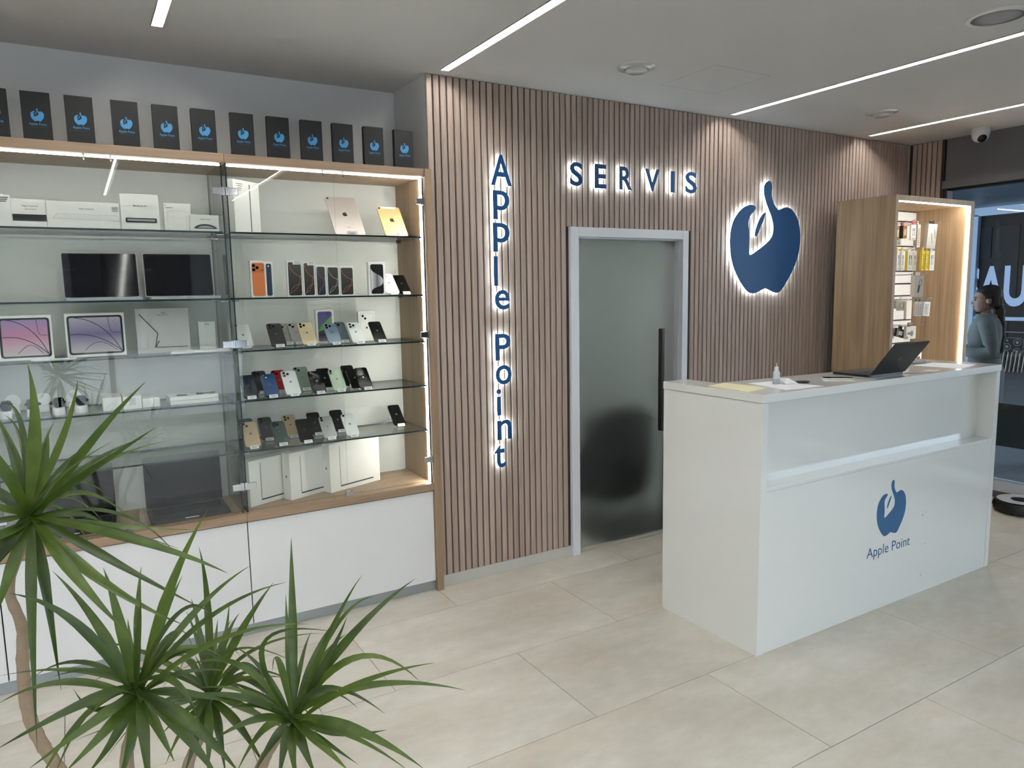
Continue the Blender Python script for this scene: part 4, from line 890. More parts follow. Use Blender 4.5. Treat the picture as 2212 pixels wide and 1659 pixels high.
# ---- tall box and tablets, top shelf
z1 = ZS[0]
t = T('tablet_box', 'tall white tablet box at the left of the top shelf', 'box', (.690, 3.692, z1), (0, 0, math.radians(37)))
MB().box(0, .175, 0, .04, 0, .252).build('carton', card, t, bevel=.001); a = MB(); a.face([(.105, -.0006, .012), (.112, -.0006, .012), (.112, -.0006, .236), (.105, -.0006, .236)]); a.build('edge_picture', M('ink_grey', srgb(86, 84, 86), .4), t)
pr = MB(); [pr.face([(.018+.006*k, -.0006, .232-.010*k), (.062-.004*k, -.0006, .232-.010*k), (.062-.004*k, -.0006, .2345-.010*k), (.018+.006*k, -.0006, .2345-.010*k)]) for k in range(4)]; pr.build('print', ink, t)
def tablet(x0, x1, y, z, L_, mat, label, cell=False):
    w = x1-x0; t = T('tablet', label, 'tablet', ((x0+x1)/2, y, z+.008), (-math.radians(37), 0, 0), 'tablets on the top glass shelf')
    MB().prism(rrect(w, L_, .010, 4, 0, L_/2), 0, .0065).build('body', mat, t)
    mark(MB(), 0, L_*.54, .030, -.0006).build('logo', M('tablet_logo', srgb(60, 56, 50), .25), t)
    a = MB(); text_flat(a, 'iPad', -.008, .008, L_*.17, None, -.0006); a.build('lettering', ink, t)
    MB().lathe([(.0045, -.0018), (.005, 0)], 14, (-w/2+.012, 0, L_-.012), 'y').build('camera', lens_m, t)
    if cell: a = MB(); a.face([(-w/2+.022, -.0006, L_-.014), (w/2-.022, -.0006, L_-.014), (w/2-.022, -.0006, L_-.001), (-w/2+.022, -.0006, L_-.001)]); a.build('antenna_band', tagw, t)
    s = T('tablet_stand', 'clear easel with tag under the ' + ('gold' if cell else 'silver') + ' tablet', 'stand', ((x0+x1)/2, y, z), group='clear easels of the tablets')
    MB().box(-.03, .03, -.024, .10, 0, .003).build('foot', acrylic, s); MB().box(-.03, .03, -.024, -.021, .003, .024).build('lip', acrylic, s)
    a = MB(); a.face([(-.025, -.0246, .004), (.025, -.0246, .004), (.025, -.0246, .022), (-.025, -.0246, .022)]); o = a.build('price_tag', tagw, s)
    pr = MB(); [pr.face([(-.012, -.0252, .008+.004*k), (.012, -.0252, .008+.004*k), (.012, -.0252, .0092+.004*k), (-.012, -.0252, .0092+.004*k)]) for k in range(3)]; pr.build('print', ink, o)
tablet(1.179, 1.341, 3.71, z1, .258, M('tablet_silver', srgb(214, 206, 202), .35, metal=.35), 'silver tablet leaning on the top shelf')
tablet(1.451, 1.580, 3.71, z1, .204, M('tablet_gold', srgb(232, 205, 148), .35, metal=.35), 'gold tablet with white top band on the top shelf', True)
# ---- three laptop cartons, bottom of the right bay
for i, (p0, p1, lab) in enumerate((((.676, 3.684), (.935, 3.801), 'white laptop carton, left of three at the cabinet bottom'), ((.877, 3.696), (1.135, 3.801), 'white laptop carton, middle of three at the cabinet bottom'), ((1.090, 3.715), (1.409, 3.834), 'white laptop carton, right of three, nearly fully visible'))):
    dx, dy = p1[0]-p0[0], p1[1]-p0[1]; L_ = math.hypot(dx, dy); hh = (.232, .244, .262)[i]
    t = T('laptop_carton', lab, 'box', (p0[0], p0[1], ZB), (0, 0, math.atan2(dy, dx)), 'white laptop cartons in the right bay')
    MB().box(0, L_, 0, .062, 0, hh).build('carton', card, t, bevel=.001)
    a = MB(); a.face([(.065, -.0006, .026), (.0675, -.0006, .026), (.0675, -.0006, hh-.02), (.065, -.0006, hh-.02)]); a.face([(.066, -.0006, .022), (L_-.05, -.0006, .022), (L_-.05, -.0006, .029), (.066, -.0006, .029)]); a.build('laptop_picture', ink, t)
    a = MB(); v = MB(); mark(v, .031, hh*.5, .016, 0); [a.face([(-.0006, p[0]*-1+.062, p[2]) for p in [v.v[i2] for i2 in f]][::-1]) for f in v.f]; a.build('logo', M('logo_grey', srgb(120, 120, 122), .3, metal=.6), t)

# ---- left bay, top shelf cartons
GT = 'accessory cartons on the top glass shelf'
def put_text(t, items, mat=ink, name='lettering', bold=0.0):
    a = MB()
    for (s, x0, x1, z) in items: text_flat(a, s, x0, x1, z, None, -.0008, bold)
    a.build(name, mat, t)
t, w, h = carton('accessory_carton', -.262, -.192, 3.71, z1, .136, .03, 'white carton cut by the left edge, top shelf', GT)
a = MB(); [a.face([(-.01+.004*k, -.0006, h-.014-.008*k), (.03-.004*k, -.0006, h-.014-.008*k), (.03-.004*k, -.0006, h-.011-.008*k), (-.01+.004*k, -.0006, h-.011-.008*k)]) for k in range(3)]; a.build('print', ink, t)
t, w, h = carton('accessory_carton', -.192, -.068, 3.715, z1, .121, .03, 'white keyboard carton with black keys printed', GT)
put_text(t, [('Magic Keyboard', -.022, .034, .088), ('with Touch ID', -.014, .028, .077)])
a = MB(); a.face([(-.058, -.0006, .030), (.062, -.0006, .030), (.062, -.0006, .058), (-.058, -.0006, .058)]); a.build('key_block', ink, t)
a = MB()
for r in range(4):
    for k in range(13): xx = -.055+k*.0089; a.face([(xx, -.0012, .0325+r*.0063), (xx+.0076, -.0012, .0325+r*.0063), (xx+.0076, -.0012, .0375+r*.0063), (xx, -.0012, .0375+r*.0063)])
a.build('key_print', pd_, t)
t, w, h = carton('accessory_carton', -.066, .205, 3.705, z1, .117, .03, 'long white keyboard carton with outlined white keys', GT)
put_text(t, [('Magic Keyboard', -.016, .038, .083)]); a = MB()
stripe(a, [(-.115, .045), (-.098, .065), (.125, .062), (.132, .040), (-.115, .045)], .001, -.0008)
for r in range(4):
    for k in range(19): xx = -.092+k*.0112-r*.004; a.face([(xx, -.0008, .046+r*.0045-.0002*k), (xx+.003, -.0008, .046+r*.0045-.0002*k), (xx+.003, -.0008, .0475+r*.0045-.0002*k), (xx, -.0008, .0475+r*.0045-.0002*k)])
a.build('key_print', ink_l, t); a = MB(); [a.face([(.108, -.0006, .098-.006*k), (.132, -.0006, .098-.006*k), (.132, -.0006, .1-.006*k), (.108, -.0006, .1-.006*k)]) for k in range(4)]; a.build('print', ink, t)
t, w, h = carton('accessory_carton', .212, .367, 3.715, z1, .162, .035, 'squarish white laptop carton on the top shelf', GT)
put_text(t, [('MacBook Air', -.026, .030, .107)], ink, 'lettering', .008); a = MB(); a.face([(p[0], -.0008, p[1]) for p in rrect(.126, .021, .004, 3, .003, .047)]); a.build('laptop_picture', ink, t); a = MB(); a.face([(p[0], -.0012, p[1]) for p in rrect(.112, .009, .003, 3, .003, .048)]); a.build('screen_picture', ink_l, t)
t, w, h = carton('accessory_carton', .389, .503, 3.74, z1, .132, .02, 'white carton with a pale outlined square, top shelf', GT)
a = MB(); pp = rrect(.080, .092, .008, 4, -.004, .052); stripe(a, pp+[pp[0]], .0008, -.0008); pp = rrect(.022, .024, .006, 4, -.029, .082); stripe(a, pp+[pp[0]], .0008, -.0008); a.build('outline_print', ink_l, t)
a = MB(); mark(a, -.049, h-.010, .005, -.0008); a.face([(-.05, -.0008, h-.022), (-.018, -.0008, h-.022), (-.018, -.0008, h-.020), (-.05, -.0008, h-.020)]); a.build('print', ink, t)
t, w, h = carton('accessory_carton', .490, .616, 3.69, z1, .078, .04, 'low white carton with a dark mouse printed, top shelf', GT)
put_text(t, [('Magic Mouse', -.018, .026, .054)]); a = MB(); pts = bez((-.048, .018), (-.03, .042), (.03, .044), (.056, .018), 14)+[(.045, .015), (-.040, .015)]; a.face([(p[0], -.0008, p[1]) for p in pts][::-1]); a.build('mouse_picture', ink, t)
a = MB(); pts = bez((-.03, .019), (-.02, .032), (.02, .033), (.04, .019), 10); a.face([(p[0], -.0012, p[1]) for p in pts][::-1]); a.build('mouse_shine', ink_l, t)

# ---- laptops
alu = M('laptop_silver', srgb(176, 176, 178), .35, metal=.6); alu_d = M('laptop_grey', srgb(52, 53, 56), .4, metal=.5); scr = M('dark_screen', srgb(8, 9, 12), .06, spec=.2); key_m = M('laptop_keys', srgb(14, 14, 15), .6)
def laptop(x, y, z, w, d, L_, lean, body, label, group=None, rz=0, flip=False):
    """hinge at the origin, base running towards -Y, lid leaning back by `lean` degrees"""
    t = T('laptop', label, 'laptop', (x, y, z), (0, 0, math.radians(rz)), group)
    b = MB().vprism([(p[0], p[1]-d/2) for p in rrect(w, d, .012, 4)], 0, .013).build('base', body, t, bevel=.001)
    k = MB().box(-w*.44, w*.44, -d*.55, -d*.10, .0131, .0136).build('keyboard', key_m, b)
    kk = MB()
    for r in range(5):
        for c in range(13): xx = -w*.42+c*w*.0645; yy = -d*.14-r*d*.085; kk.box(xx, xx+w*.056, yy-d*.065, yy, .0136, .0144)
    kk.build('key', M('key_cap', srgb(30, 30, 32), .5), k)
    MB().box(-w*.19, w*.19, -d*.95, -d*.60, .0131, .0134).build('trackpad', body, b)
    MB().box(-.03, .03, -d-.0004, -d+.003, .009, .0132).build('thumb_notch', M('notch_pale', srgb(190, 190, 190), .4), b)
    lid = T_part('lid', t, (0, 0, .0135), (-math.radians(lean), 0, 0))
    lm = MB().prism(rrect(w, L_, .009, 4, 0, L_/2), 0, .005).mesh('lid'); 
    for m_ in (body,): lm.materials.append(m_)
    lid.data = lm if lid.type == 'MESH' else None
    a = MB(); a.face([(p[0], -.0005, p[1]) for p in rrect(w-.004, L_-.005, .007, 4, 0, L_/2)]); a.build('screen', scr, lid)
    a = MB(); v = MB(); mark(v, 0, L_*.5, .034, 0); [a.face([(-v.v[i][0], .0056, v.v[i][2]) for i in f]) for f in v.f]; a.build('logo', M('lid_logo', srgb(20, 20, 22), .12), lid)
    return t
def T_part(name, parent, loc, rot):
    me = bpy.data.meshes.new(name); o = bpy.data.objects.new(name, me); COL.objects.link(o); o.parent = parent; o.location = loc; o.rotation_euler = rot; return o
GL = 'open laptops in the cabinet'
laptop(.119, 3.84, z2, .300, .200, .204, 8, alu, 'silver open laptop at left on the second shelf', GL)
laptop(.446, 3.84, z2, .300, .200, .204, 8, alu, 'silver open laptop at right on the second shelf', GL)
laptop(.402, 3.895, ZB, .352, .245, .255, 2, alu_d, 'dark open laptop at right on the cabinet floor', GL)
laptop(-.075, 3.915, ZB, .345, .235, .252, 2, alu_d, 'dark open laptop on the cabinet floor behind the plant', GL, rz=-3)
# ---- third shelf left bay: tablet boxes, keyboard, pencil
def feather(t, w, h, mat_line, mx=.012):
    c_ = MB(); x0, x1, z0_, z1_ = -w/2+mx+.006, w/2-mx-.006, .022, h-.018
    stripe(c_, bez((x0+.06*w, z1_), (w*.1, z1_-.01), (w*.3, h*.4), (x1, z0_), 14), .003); stripe(c_, bez((x0, h*.52), (0, h*.56), (w*.25, h*.3), (x1, z0_), 14), .003); stripe(c_, bez((x0+.05, z0_+.006), (x0+.09, z0_+.05), (w*.1, h*.42), (x1-.02, z0_+.004), 14), .002); stripe(c_, bez((w*.22, z1_), (w*.24, h*.6), (w*.22, h*.52), (x1, h*.55), 12), .002)
    c_.build('line_art', mat_line, t)
navy_l = M('art_line_navy', srgb(40, 34, 58), .4)
for (x0, x1, y, ti, c0, c1, lab) in ((-.285, -.088, 3.70, 10, (196, 130, 160), (150, 130, 180), 'tablet box with pink and violet art at the left edge'), (-.040, .190, 3.715, 2, (120, 108, 150), (190, 182, 196), 'tablet box with violet feather art on the third shelf')):
    t, w, h = carton('tablet_box', x0, x1, y, z3+.004, .192, .03, lab, 'tablet boxes on the third shelf', tilt=ti)
    a = MB(); a.face([(p[0], -.0005, p[1]) for p in rrect(w-.016, h-.022, .012, 4, 0, h/2)]); a.build('tablet_picture', key_m, t)
    a = MB(); a.face([(p[0], -.0009, p[1]) for p in rrect(w-.032, h-.038, .008, 4, 0, h/2)]); a.build('screen_picture', grad('art_' + lab[:24].replace(' ', '_'), [(0, srgb(205, 196, 200)), (.5, srgb(*c0)), (1, srgb(*c1))], 2, .02, .18), t); feather(t, w, h, navy_l)
t, w, h = carton('keyboard_case_box', .239, .466, 3.78, z3, .208, .03, 'large white box showing a folded tablet keyboard', None, mat=M('carton_grey', srgb(208, 206, 204), .5))
put_text(t, [('iPad', -.004, .014, h-.024), ('Magic Keyboard', -.022, .026, h-.034)]); a = MB(); stripe(a, [(-.098, h-.024), (-.025, h-.115), (-.036, h-.172), (-.040, h-.18)], .004, -.001); stripe(a, [(-.036, h-.178), (-.020, h-.15)], .004, -.001); stripe(a, [(-.036, h-.180), (.10, h-.182)], .003, -.001); a.build('keyboard_picture', ink, t)
t, w, h = carton('small_tablet_box', .516, .594, 3.86, z3, .138, .025, 'small white box at the back right of the third shelf')
put_text(t, [('iPad', -.008, .010, h-.018)])
t = T('keyboard', 'flat white keyboard lying on the third shelf', 'keyboard', (.50, 3.70, z3), (0, 0, 0))
MB().box(-.135, .125, -.05, .055, 0, .008).build('body', card, t, bevel=.002); kk = MB()
for r in range(5):
    for c in range(16): kk.box(-.130+c*.0158, -.130+c*.0158+.0135, -.044+r*.019, -.044+r*.019+.0165, .008, .0105)
kk.build('key', tagw, t)
t = T('stylus', 'white stylus lying in front of the tablet boxes', 'stylus', (-.09, 3.655, z3), (0, 0, math.radians(-3)))
MB().lathe([(.0012, -.083), (.0045, -.07), (.0045, .07), (.004, .083)], 14, (0, 0, .0046), 'x').build('barrel', tagw, t); MB().box(-.07, .075, -.009, .009, 0, .0006).build('tray', card, t)
# ---- fourth shelf left bay: watches, little boxes
GW = 'smart watches on white stands'
for i, (x, y, rz, lab) in enumerate(((-.284, 3.73, 30, 'dark smart watch on a white stand, leftmost'), (-.185, 3.72, -10, 'dark smart watch on a white stand, behind the plant leaf'), (-.092, 3.71, 18, 'dark smart watch on a white stand with visible strap'), (-.006, 3.72, 2, 'dark smart watch on a white stand next to the white boxes'))):
    t = T('smart_watch', lab, 'watch', (x, y, z4), (0, 0, math.radians(rz)), GW)
    o = MB().lathe([(.024, 0), (.025, .003), (.024, .030), (.022, .032)], 24).build('stand', tagw, t); autosmooth(o)
    MB().prism(rrect(.040, .044, .011, 5, 0, .055), -.016, -.005).build('case', M('watch_case', srgb(30, 30, 32), .25, metal=.5), t, bevel=.002); a = MB(); a.face([(p[0], -.0165, p[1]) for p in rrect(.034, .038, .009, 5, 0, .055)]); a.build('screen', scr, t)
    st = MB()
    for s in (-1, 1): st.tube([(s*.019, -.010, .055), (s*.0235, .0, .054), (s*.022, .015, .052), (s*.011, .026, .051), (0, .029, .051)], [.006, .007, .007, .006, .006], 8)
    st.build('strap', M('watch_strap', srgb(26, 27, 30), .6), t, smooth=True)
    MB().lathe([(.003, 0), (.003, .004)], 10, (.021, -.010, .06), 'x').build('crown', dark_met, t)
for i, (x, lab) in enumerate(((-.262, 'white round disc behind the leftmost watch'), (-.150, 'white round disc behind the leaf-covered watch'), (-.033, 'white round disc behind the watch nearest the boxes'))):
    t = T('charging_disc', lab, 'disc', (x, 3.85, z4), group='white round discs behind the watches'); MB().lathe([(.028, -.004), (.030, -.002), (.030, .006)], 24, (0, 0, .058), 'y').build('disc', tagw, t); MB().box(-.022, .022, -.012, .02, 0, .032).build('stand', tagw, t, bevel=.003)
for i, (x0, x1, y, hh, dp, lab) in enumerate(((.076, .152, 3.685, .060, .16, 'white cube carton beside the watches'), (.155, .231, 3.680, .059, .15, 'white carton with a printed label on the fourth shelf'), (.234, .307, 3.692, .042, .10, 'lower white carton at the end of the three'))):
    t, w, h = carton('small_carton', x0, x1, y, z4, hh, dp, lab, 'small white cartons on the fourth shelf')
    if i == 1: a = MB(); [a.face([(-.014+.003*(k % 2), -.0006, .022+.006*k), (.014, -.0006, .022+.006*k), (.014, -.0006, .0235+.006*k), (-.014+.003*(k % 2), -.0006, .0235+.006*k)]) for k in range(5)]; a.build('print', ink, t)
t = T('flat_carton', 'flat two-tier white carton at the right of the fourth shelf', 'box', (.457, 3.70, z4), (0, 0, math.radians(2)))
MB().box(-.106, .106, 0, .13, 0, .018).build('tray', card, t, bevel=.001); MB().box(-.108, .106, 0, .13, .019, .037).build('lid', card, t, bevel=.001)
t = T('cable_adapter', 'small black cable adapter lying on the flat white carton', 'adapter', (.50, 3.735, z4+.037)); MB().box(-.03, -.002, -.007, .007, 0, .008).build('plug', black_mat, t, bevel=.002); MB().tube([(-.002, 0, .004), (.02, .002, .004), (.034, 0, .004)], .0025, 6).build('cable', black_mat, t); MB().box(.034, .054, -.006, .006, 0, .008).build('socket', black_mat, t, bevel=.002)
t = T('small_adapter', 'small grey adapter lying at the left on the flat carton', 'adapter', (.405, 3.73, z4+.037)); MB().box(-.022, .022, -.008, .008, 0, .005).build('body', dark_met, t, bevel=.001); MB().box(.022, .030, -.004, .004, .001, .004).build('plug', chrome, t)
# ================================================================ PLANT
HEADS=[
( (-0.12, 1.88, 1.188) , [(-0.091, 1.814, 1.386, -0.092, 1.815, 1.53, 1.25), (-0.045, 1.756, 1.365, -0.005, 1.708, 1.498, 0.9), (0.012, 1.782, 1.359, 0.121, 1.741, 1.483, 1.0), (-0.009, 1.735, 1.295, 0.126, 1.635, 1.399, 1.0), (-0.042, 1.738, 1.304, 0.046, 1.646, 1.377, 0.8), (-0.081, 1.83, 1.306, -0.069, 1.841, 1.378, 0.8), (-0.125, 1.968, 1.334, -0.162, 2.092, 1.391, 0.6), (-0.121, 1.947, 1.38, -0.168, 2.056, 1.421, 0.6), (-0.139, 1.941, 1.308, -0.18, 2.048, 1.41, 1.1), (-0.147, 1.831, 1.295, -0.186, 1.844, 1.388, 1.2), (-0.166, 1.9, 1.241, -0.226, 1.973, 1.298, 1.1), (-0.168, 1.845, 1.226, -0.229, 1.869, 1.243, 0.8), (-0.168, 1.82, 1.202, -0.22, 1.818, 1.2, 0.9), (-0.163, 1.78, 1.182, -0.216, 1.75, 1.17, 1.1), (-0.159, 1.851, 1.143, -0.209, 1.875, 1.07, 1.2), (-0.036, 1.884, 1.283, -0.008, 1.934, 1.226, 0.7), (0.033, 1.822, 1.154, 0.198, 1.794, 1.123, 1.0), (0.033, 1.681, 1.223, 0.136, 1.559, 1.149, 0.5), (0.01, 1.743, 1.175, 0.151, 1.647, 1.131, 1.1), (-0.035, 1.878, 1.182, 0.021, 1.921, 1.132, 0.8), (0.078, 1.618, 1.169, 0.216, 1.456, 1.126, 1.0), (0.027, 1.714, 1.106, 0.196, 1.587, 1.0, 1.2), (-0.009, 1.671, 1.098, 0.137, 1.509, 1.019, 1.15), (-0.042, 1.68, 1.105, 0.035, 1.549, 1.018, 1.15), (-0.101, 1.807, 1.048, -0.09, 1.777, 0.823, 1.1), (-0.123, 1.746, 1.034, -0.134, 1.661, 0.76, 1.05), (-0.162, 1.811, 1.084, -0.202, 1.799, 0.986, 1.2), (-0.169, 1.858, 1.13, -0.244, 1.895, 1.029, 1.1), (-0.153, 1.799, 1.175, -0.208, 1.788, 1.136, 0.9)] ),
( (0.05, 1.635, 0.852) , [(-0.007, 1.685, 0.98, -0.084, 1.787, 1.087, 1.0), (0.028, 1.634, 1.012, 0.009, 1.672, 1.112, 1.0), (0.056, 1.558, 0.986, 0.067, 1.532, 1.08, 0.6), (0.121, 1.562, 1.076, 0.197, 1.531, 1.237, 1.1), (0.098, 1.662, 0.948, 0.16, 1.716, 1.047, 1.0), (0.175, 1.47, 1.035, 0.304, 1.352, 1.124, 0.95), (0.19, 1.455, 0.993, 0.333, 1.324, 1.044, 1.0), (0.087, 1.626, 0.921, 0.121, 1.654, 0.942, 0.7), (-0.044, 1.646, 1.012, -0.156, 1.709, 1.082, 0.9), (-0.058, 1.69, 0.898, -0.207, 1.805, 0.875, 0.8), (-0.011, 1.65, 0.901, -0.098, 1.718, 0.884, 0.7), (-0.075, 1.66, 0.892, -0.198, 1.724, 0.851, 0.8), (-0.049, 1.571, 0.881, -0.192, 1.587, 0.828, 1.0), (-0.029, 1.555, 0.847, -0.143, 1.554, 0.79, 1.1), (-0.012, 1.551, 0.824, -0.089, 1.536, 0.77, 1.1), (0.009, 1.595, 0.793, -0.058, 1.618, 0.702, 1.0), (0.029, 1.558, 0.786, -0.006, 1.543, 0.701, 1.0), (0.049, 1.491, 0.816, 0.049, 1.407, 0.733, 1.1), (0.107, 1.488, 0.918, 0.142, 1.4, 0.856, 1.0), (0.136, 1.612, 0.826, 0.239, 1.61, 0.768, 0.9), (0.135, 1.46, 0.833, 0.198, 1.356, 0.769, 1.3), (0.115, 1.463, 0.825, 0.165, 1.36, 0.76, 1.2), (-0.02, 1.641, 0.823, -0.064, 1.689, 0.861, 0.7), (0.123, 1.502, 1.043, 0.173, 1.422, 1.067, 0.7), (0.138, 1.603, 0.875, 0.23, 1.602, 0.851, 0.7), (0.125, 1.662, 0.941, 0.17, 1.715, 0.87, 0.5), (0.077, 1.553, 0.799, 0.101, 1.525, 0.732, 0.9), (0.047, 1.716, 0.904, 0.049, 1.82, 0.933, 0.7), (0.023, 1.536, 0.903, -0.0, 1.496, 0.936, 0.5)] ),
( (0.22, 1.893, 0.657) , [(0.225, 1.859, 0.906, 0.216, 1.874, 1.053, 0.9), (0.243, 1.962, 0.729, 0.271, 2.056, 0.782, 0.8), (0.261, 1.917, 0.765, 0.293, 1.982, 0.858, 0.8), (0.291, 1.833, 0.829, 0.374, 1.81, 0.949, 1.0), (0.184, 1.99, 0.714, 0.165, 2.087, 0.624, 0.8), (0.21, 1.907, 0.708, 0.196, 1.964, 0.741, 0.7), (0.303, 1.893, 0.712, 0.372, 1.913, 0.603, 0.9), (0.271, 1.816, 0.795, 0.405, 1.72, 0.761, 0.5), (0.314, 1.771, 0.805, 0.455, 1.665, 0.853, 0.7), (0.276, 1.832, 0.715, 0.335, 1.803, 0.664, 0.8), (0.188, 1.812, 0.679, 0.167, 1.777, 0.648, 0.9), (0.176, 1.804, 0.622, 0.135, 1.769, 0.544, 1.0), (0.194, 1.757, 0.633, 0.176, 1.683, 0.581, 1.0), (0.224, 1.829, 0.588, 0.231, 1.808, 0.476, 1.1), (0.26, 1.75, 0.631, 0.304, 1.66, 0.55, 1.2), (0.295, 1.818, 0.628, 0.382, 1.778, 0.565, 1.1), (0.153, 1.805, 0.649, 0.098, 1.769, 0.583, 0.9), (0.136, 1.834, 0.696, 0.074, 1.82, 0.696, 0.8), (0.148, 1.807, 0.674, 0.083, 1.777, 0.645, 0.8), (0.285, 1.727, 0.702, 0.365, 1.612, 0.696, 0.8), (0.059, 1.898, 0.648, -0.088, 1.949, 0.607, 0.6), (0.284, 1.789, 0.728, 0.376, 1.717, 0.738, 0.8)] ),
( (0.365, 1.655, 0.669) , [(0.402, 1.746, 0.896, 0.434, 1.855, 1.041, 1.0), (0.446, 1.543, 0.926, 0.498, 1.49, 1.049, 0.9), (0.465, 1.61, 0.886, 0.557, 1.592, 0.947, 0.6), (0.514, 1.626, 0.851, 0.674, 1.616, 0.957, 1.1), (0.434, 1.593, 0.817, 0.487, 1.585, 0.917, 0.9), (0.434, 1.705, 0.767, 0.505, 1.776, 0.817, 1.0), (0.344, 1.661, 0.812, 0.333, 1.683, 0.783, 0.8), (0.308, 1.642, 0.873, 0.446, 1.545, 0.908, 0.6), (0.491, 1.561, 0.823, 0.622, 1.482, 0.763, 1.0), (0.47, 1.492, 0.797, 0.609, 1.365, 0.868, 0.9), (0.517, 1.538, 0.761, 0.711, 1.43, 0.741, 0.9), (0.422, 1.561, 0.772, 0.528, 1.471, 0.722, 0.8), (0.444, 1.67, 0.7, 0.536, 1.692, 0.62, 0.7), (0.466, 1.631, 0.611, 0.588, 1.632, 0.575, 0.9), (0.458, 1.458, 0.712, 0.553, 1.316, 0.67, 1.2), (0.448, 1.487, 0.688, 0.541, 1.367, 0.638, 0.9), (0.402, 1.511, 0.673, 0.448, 1.423, 0.655, 0.8), (0.393, 1.504, 0.672, 0.423, 1.416, 0.654, 1.0), (0.375, 1.541, 0.722, 0.379, 1.487, 0.734, 0.5), (0.3, 1.767, 0.726, 0.248, 1.885, 0.668, 1.0), (0.268, 1.722, 0.8, 0.15, 1.824, 0.777, 0.7), (0.307, 1.771, 0.693, 0.239, 1.916, 0.682, 0.8), (0.305, 1.654, 0.666, 0.239, 1.69, 0.556, 1.1), (0.316, 1.63, 0.645, 0.27, 1.647, 0.566, 1.0), (0.33, 1.584, 0.65, 0.306, 1.559, 0.583, 1.1), (0.338, 1.545, 0.662, 0.33, 1.483, 0.62, 1.0), (0.376, 1.605, 0.622, 0.401, 1.59, 0.535, 1.1), (0.275, 1.607, 0.721, 0.176, 1.616, 0.695, 0.9), (0.31, 1.701, 0.695, 0.246, 1.785, 0.666, 0.8), (0.392, 1.679, 0.683, 0.428, 1.73, 0.667, 0.6)] ),
]
TRUNKS= [[(-0.122, 1.877, 1.161), (-0.173, 1.912, 1.031), (-0.158, 1.912, 0.932), (-0.164, 1.914, 0.84), (-0.163, 1.909, 0.729), (-0.142, 1.885, 0.657), (-0.113, 1.859, 0.597)], [(0.05, 1.634, 0.845), (0.036, 1.664, 0.753), (0.019, 1.694, 0.645)], [(0.219, 1.892, 0.653), (0.191, 1.895, 0.555), (0.152, 1.884, 0.482)], [(0.365, 1.655, 0.665), (0.317, 1.674, 0.6), (0.289, 1.672, 0.556)]]
def leaf_material():
    m, nt, b = nodes('leaf_green'); L = nt.links.new; N = nt.nodes.new
    tc = N('ShaderNodeTexCoord'); oi = N('ShaderNodeObjectInfo'); n = N('ShaderNodeTexNoise'); n.inputs['Scale'].default_value = 18; L(tc.outputs['Object'], n.inputs['Vector'])
    ad = N('ShaderNodeMath'); ad.operation = 'ADD'; L(n.outputs['Fac'], ad.inputs[0]); mu = N('ShaderNodeMath'); mu.operation = 'MULTIPLY_ADD'; mu.inputs[1].default_value = .5; mu.inputs[2].default_value = -.25; L(oi.outputs['Random'], mu.inputs[0]); L(mu.outputs[0], ad.inputs[1])
    cr = N('ShaderNodeValToRGB'); e = cr.color_ramp.elements; e[0].position = .2; e[0].color = srgb(36, 54, 20); e[1].position = .85; e[1].color = srgb(84, 104, 36); k = e.new(.5); k.color = srgb(54, 76, 28)
    L(ad.outputs[0], cr.inputs[0]); L(cr.outputs[0], b.inputs['Base Color']); b.inputs['Roughness'].default_value = .38
    b.inputs['Subsurface Weight'].default_value = 0
    tr = N('ShaderNodeBsdfTranslucent'); tr.inputs[0].default_value = srgb(110, 140, 40); mx = N('ShaderNodeMixShader'); mx.inputs[0].default_value = .2
    out = nt.nodes['Material Output']; L(b.outputs[0], mx.inputs[1]); L(tr.outputs[0], mx.inputs[2]); L(mx.outputs[0], out.inputs[0]); return m
leaf_m = leaf_material(); bark = M('dracaena_bark', srgb(150, 130, 108), .85, var=.22, scale=60, bump=.8)
plant = T('potted_dracaena', 'large potted dracaena with four tufts of long narrow leaves', 'plant', (.08, 1.78, 0))
PB = Vector((.08, 1.78, 0))
pot = MB().lathe([(.15, 0), (.17, .02), (.20, .26), (.205, .27), (.19, .27), (.185, .25), (.001, .245)], 32).build('pot', M('pot_grey', srgb(120, 118, 116), .6), plant); autosmooth(pot)
MB().lathe([(.185, .246), (.12, .252), (.001, .255)], 24).build('soil', M('soil', srgb(50, 40, 32), .95, var=.3, scale=40), plant)
base_pts = [(-.05, .04), (-.02, -.06), (.05, .05), (.07, -.04)]
for k, tr in enumerate(TRUNKS):
    pts = [Vector(p)-PB for p in tr]; last = pts[-1]; bp_ = Vector((base_pts[k][0], base_pts[k][1], .24))
    pts += [last.lerp(bp_, .5)+Vector((0, 0, -.02)), bp_]
    fine = []
    for i in range(len(pts)-1):
        p0, p1, p2, p3 = pts[max(i-1, 0)], pts[i], pts[i+1], pts[min(i+2, len(pts)-1)]
        for j in range(6):
            t = j/6; fine.append(.5*((2*p1)+(-p0+p2)*t+(2*p0-5*p1+4*p2-p3)*t*t+(-p0+3*p1-3*p2+p3)*t**3))
    fine.append(pts[-1]); n = len(fine)
    rads = [(.009+.005*min(1, i/n*2.2))*(1+.07*math.sin(i*2.3)) for i in range(n)]
    MB().tube(fine, rads, 12).build('trunk', bark, plant, smooth=True)
random.seed(21)
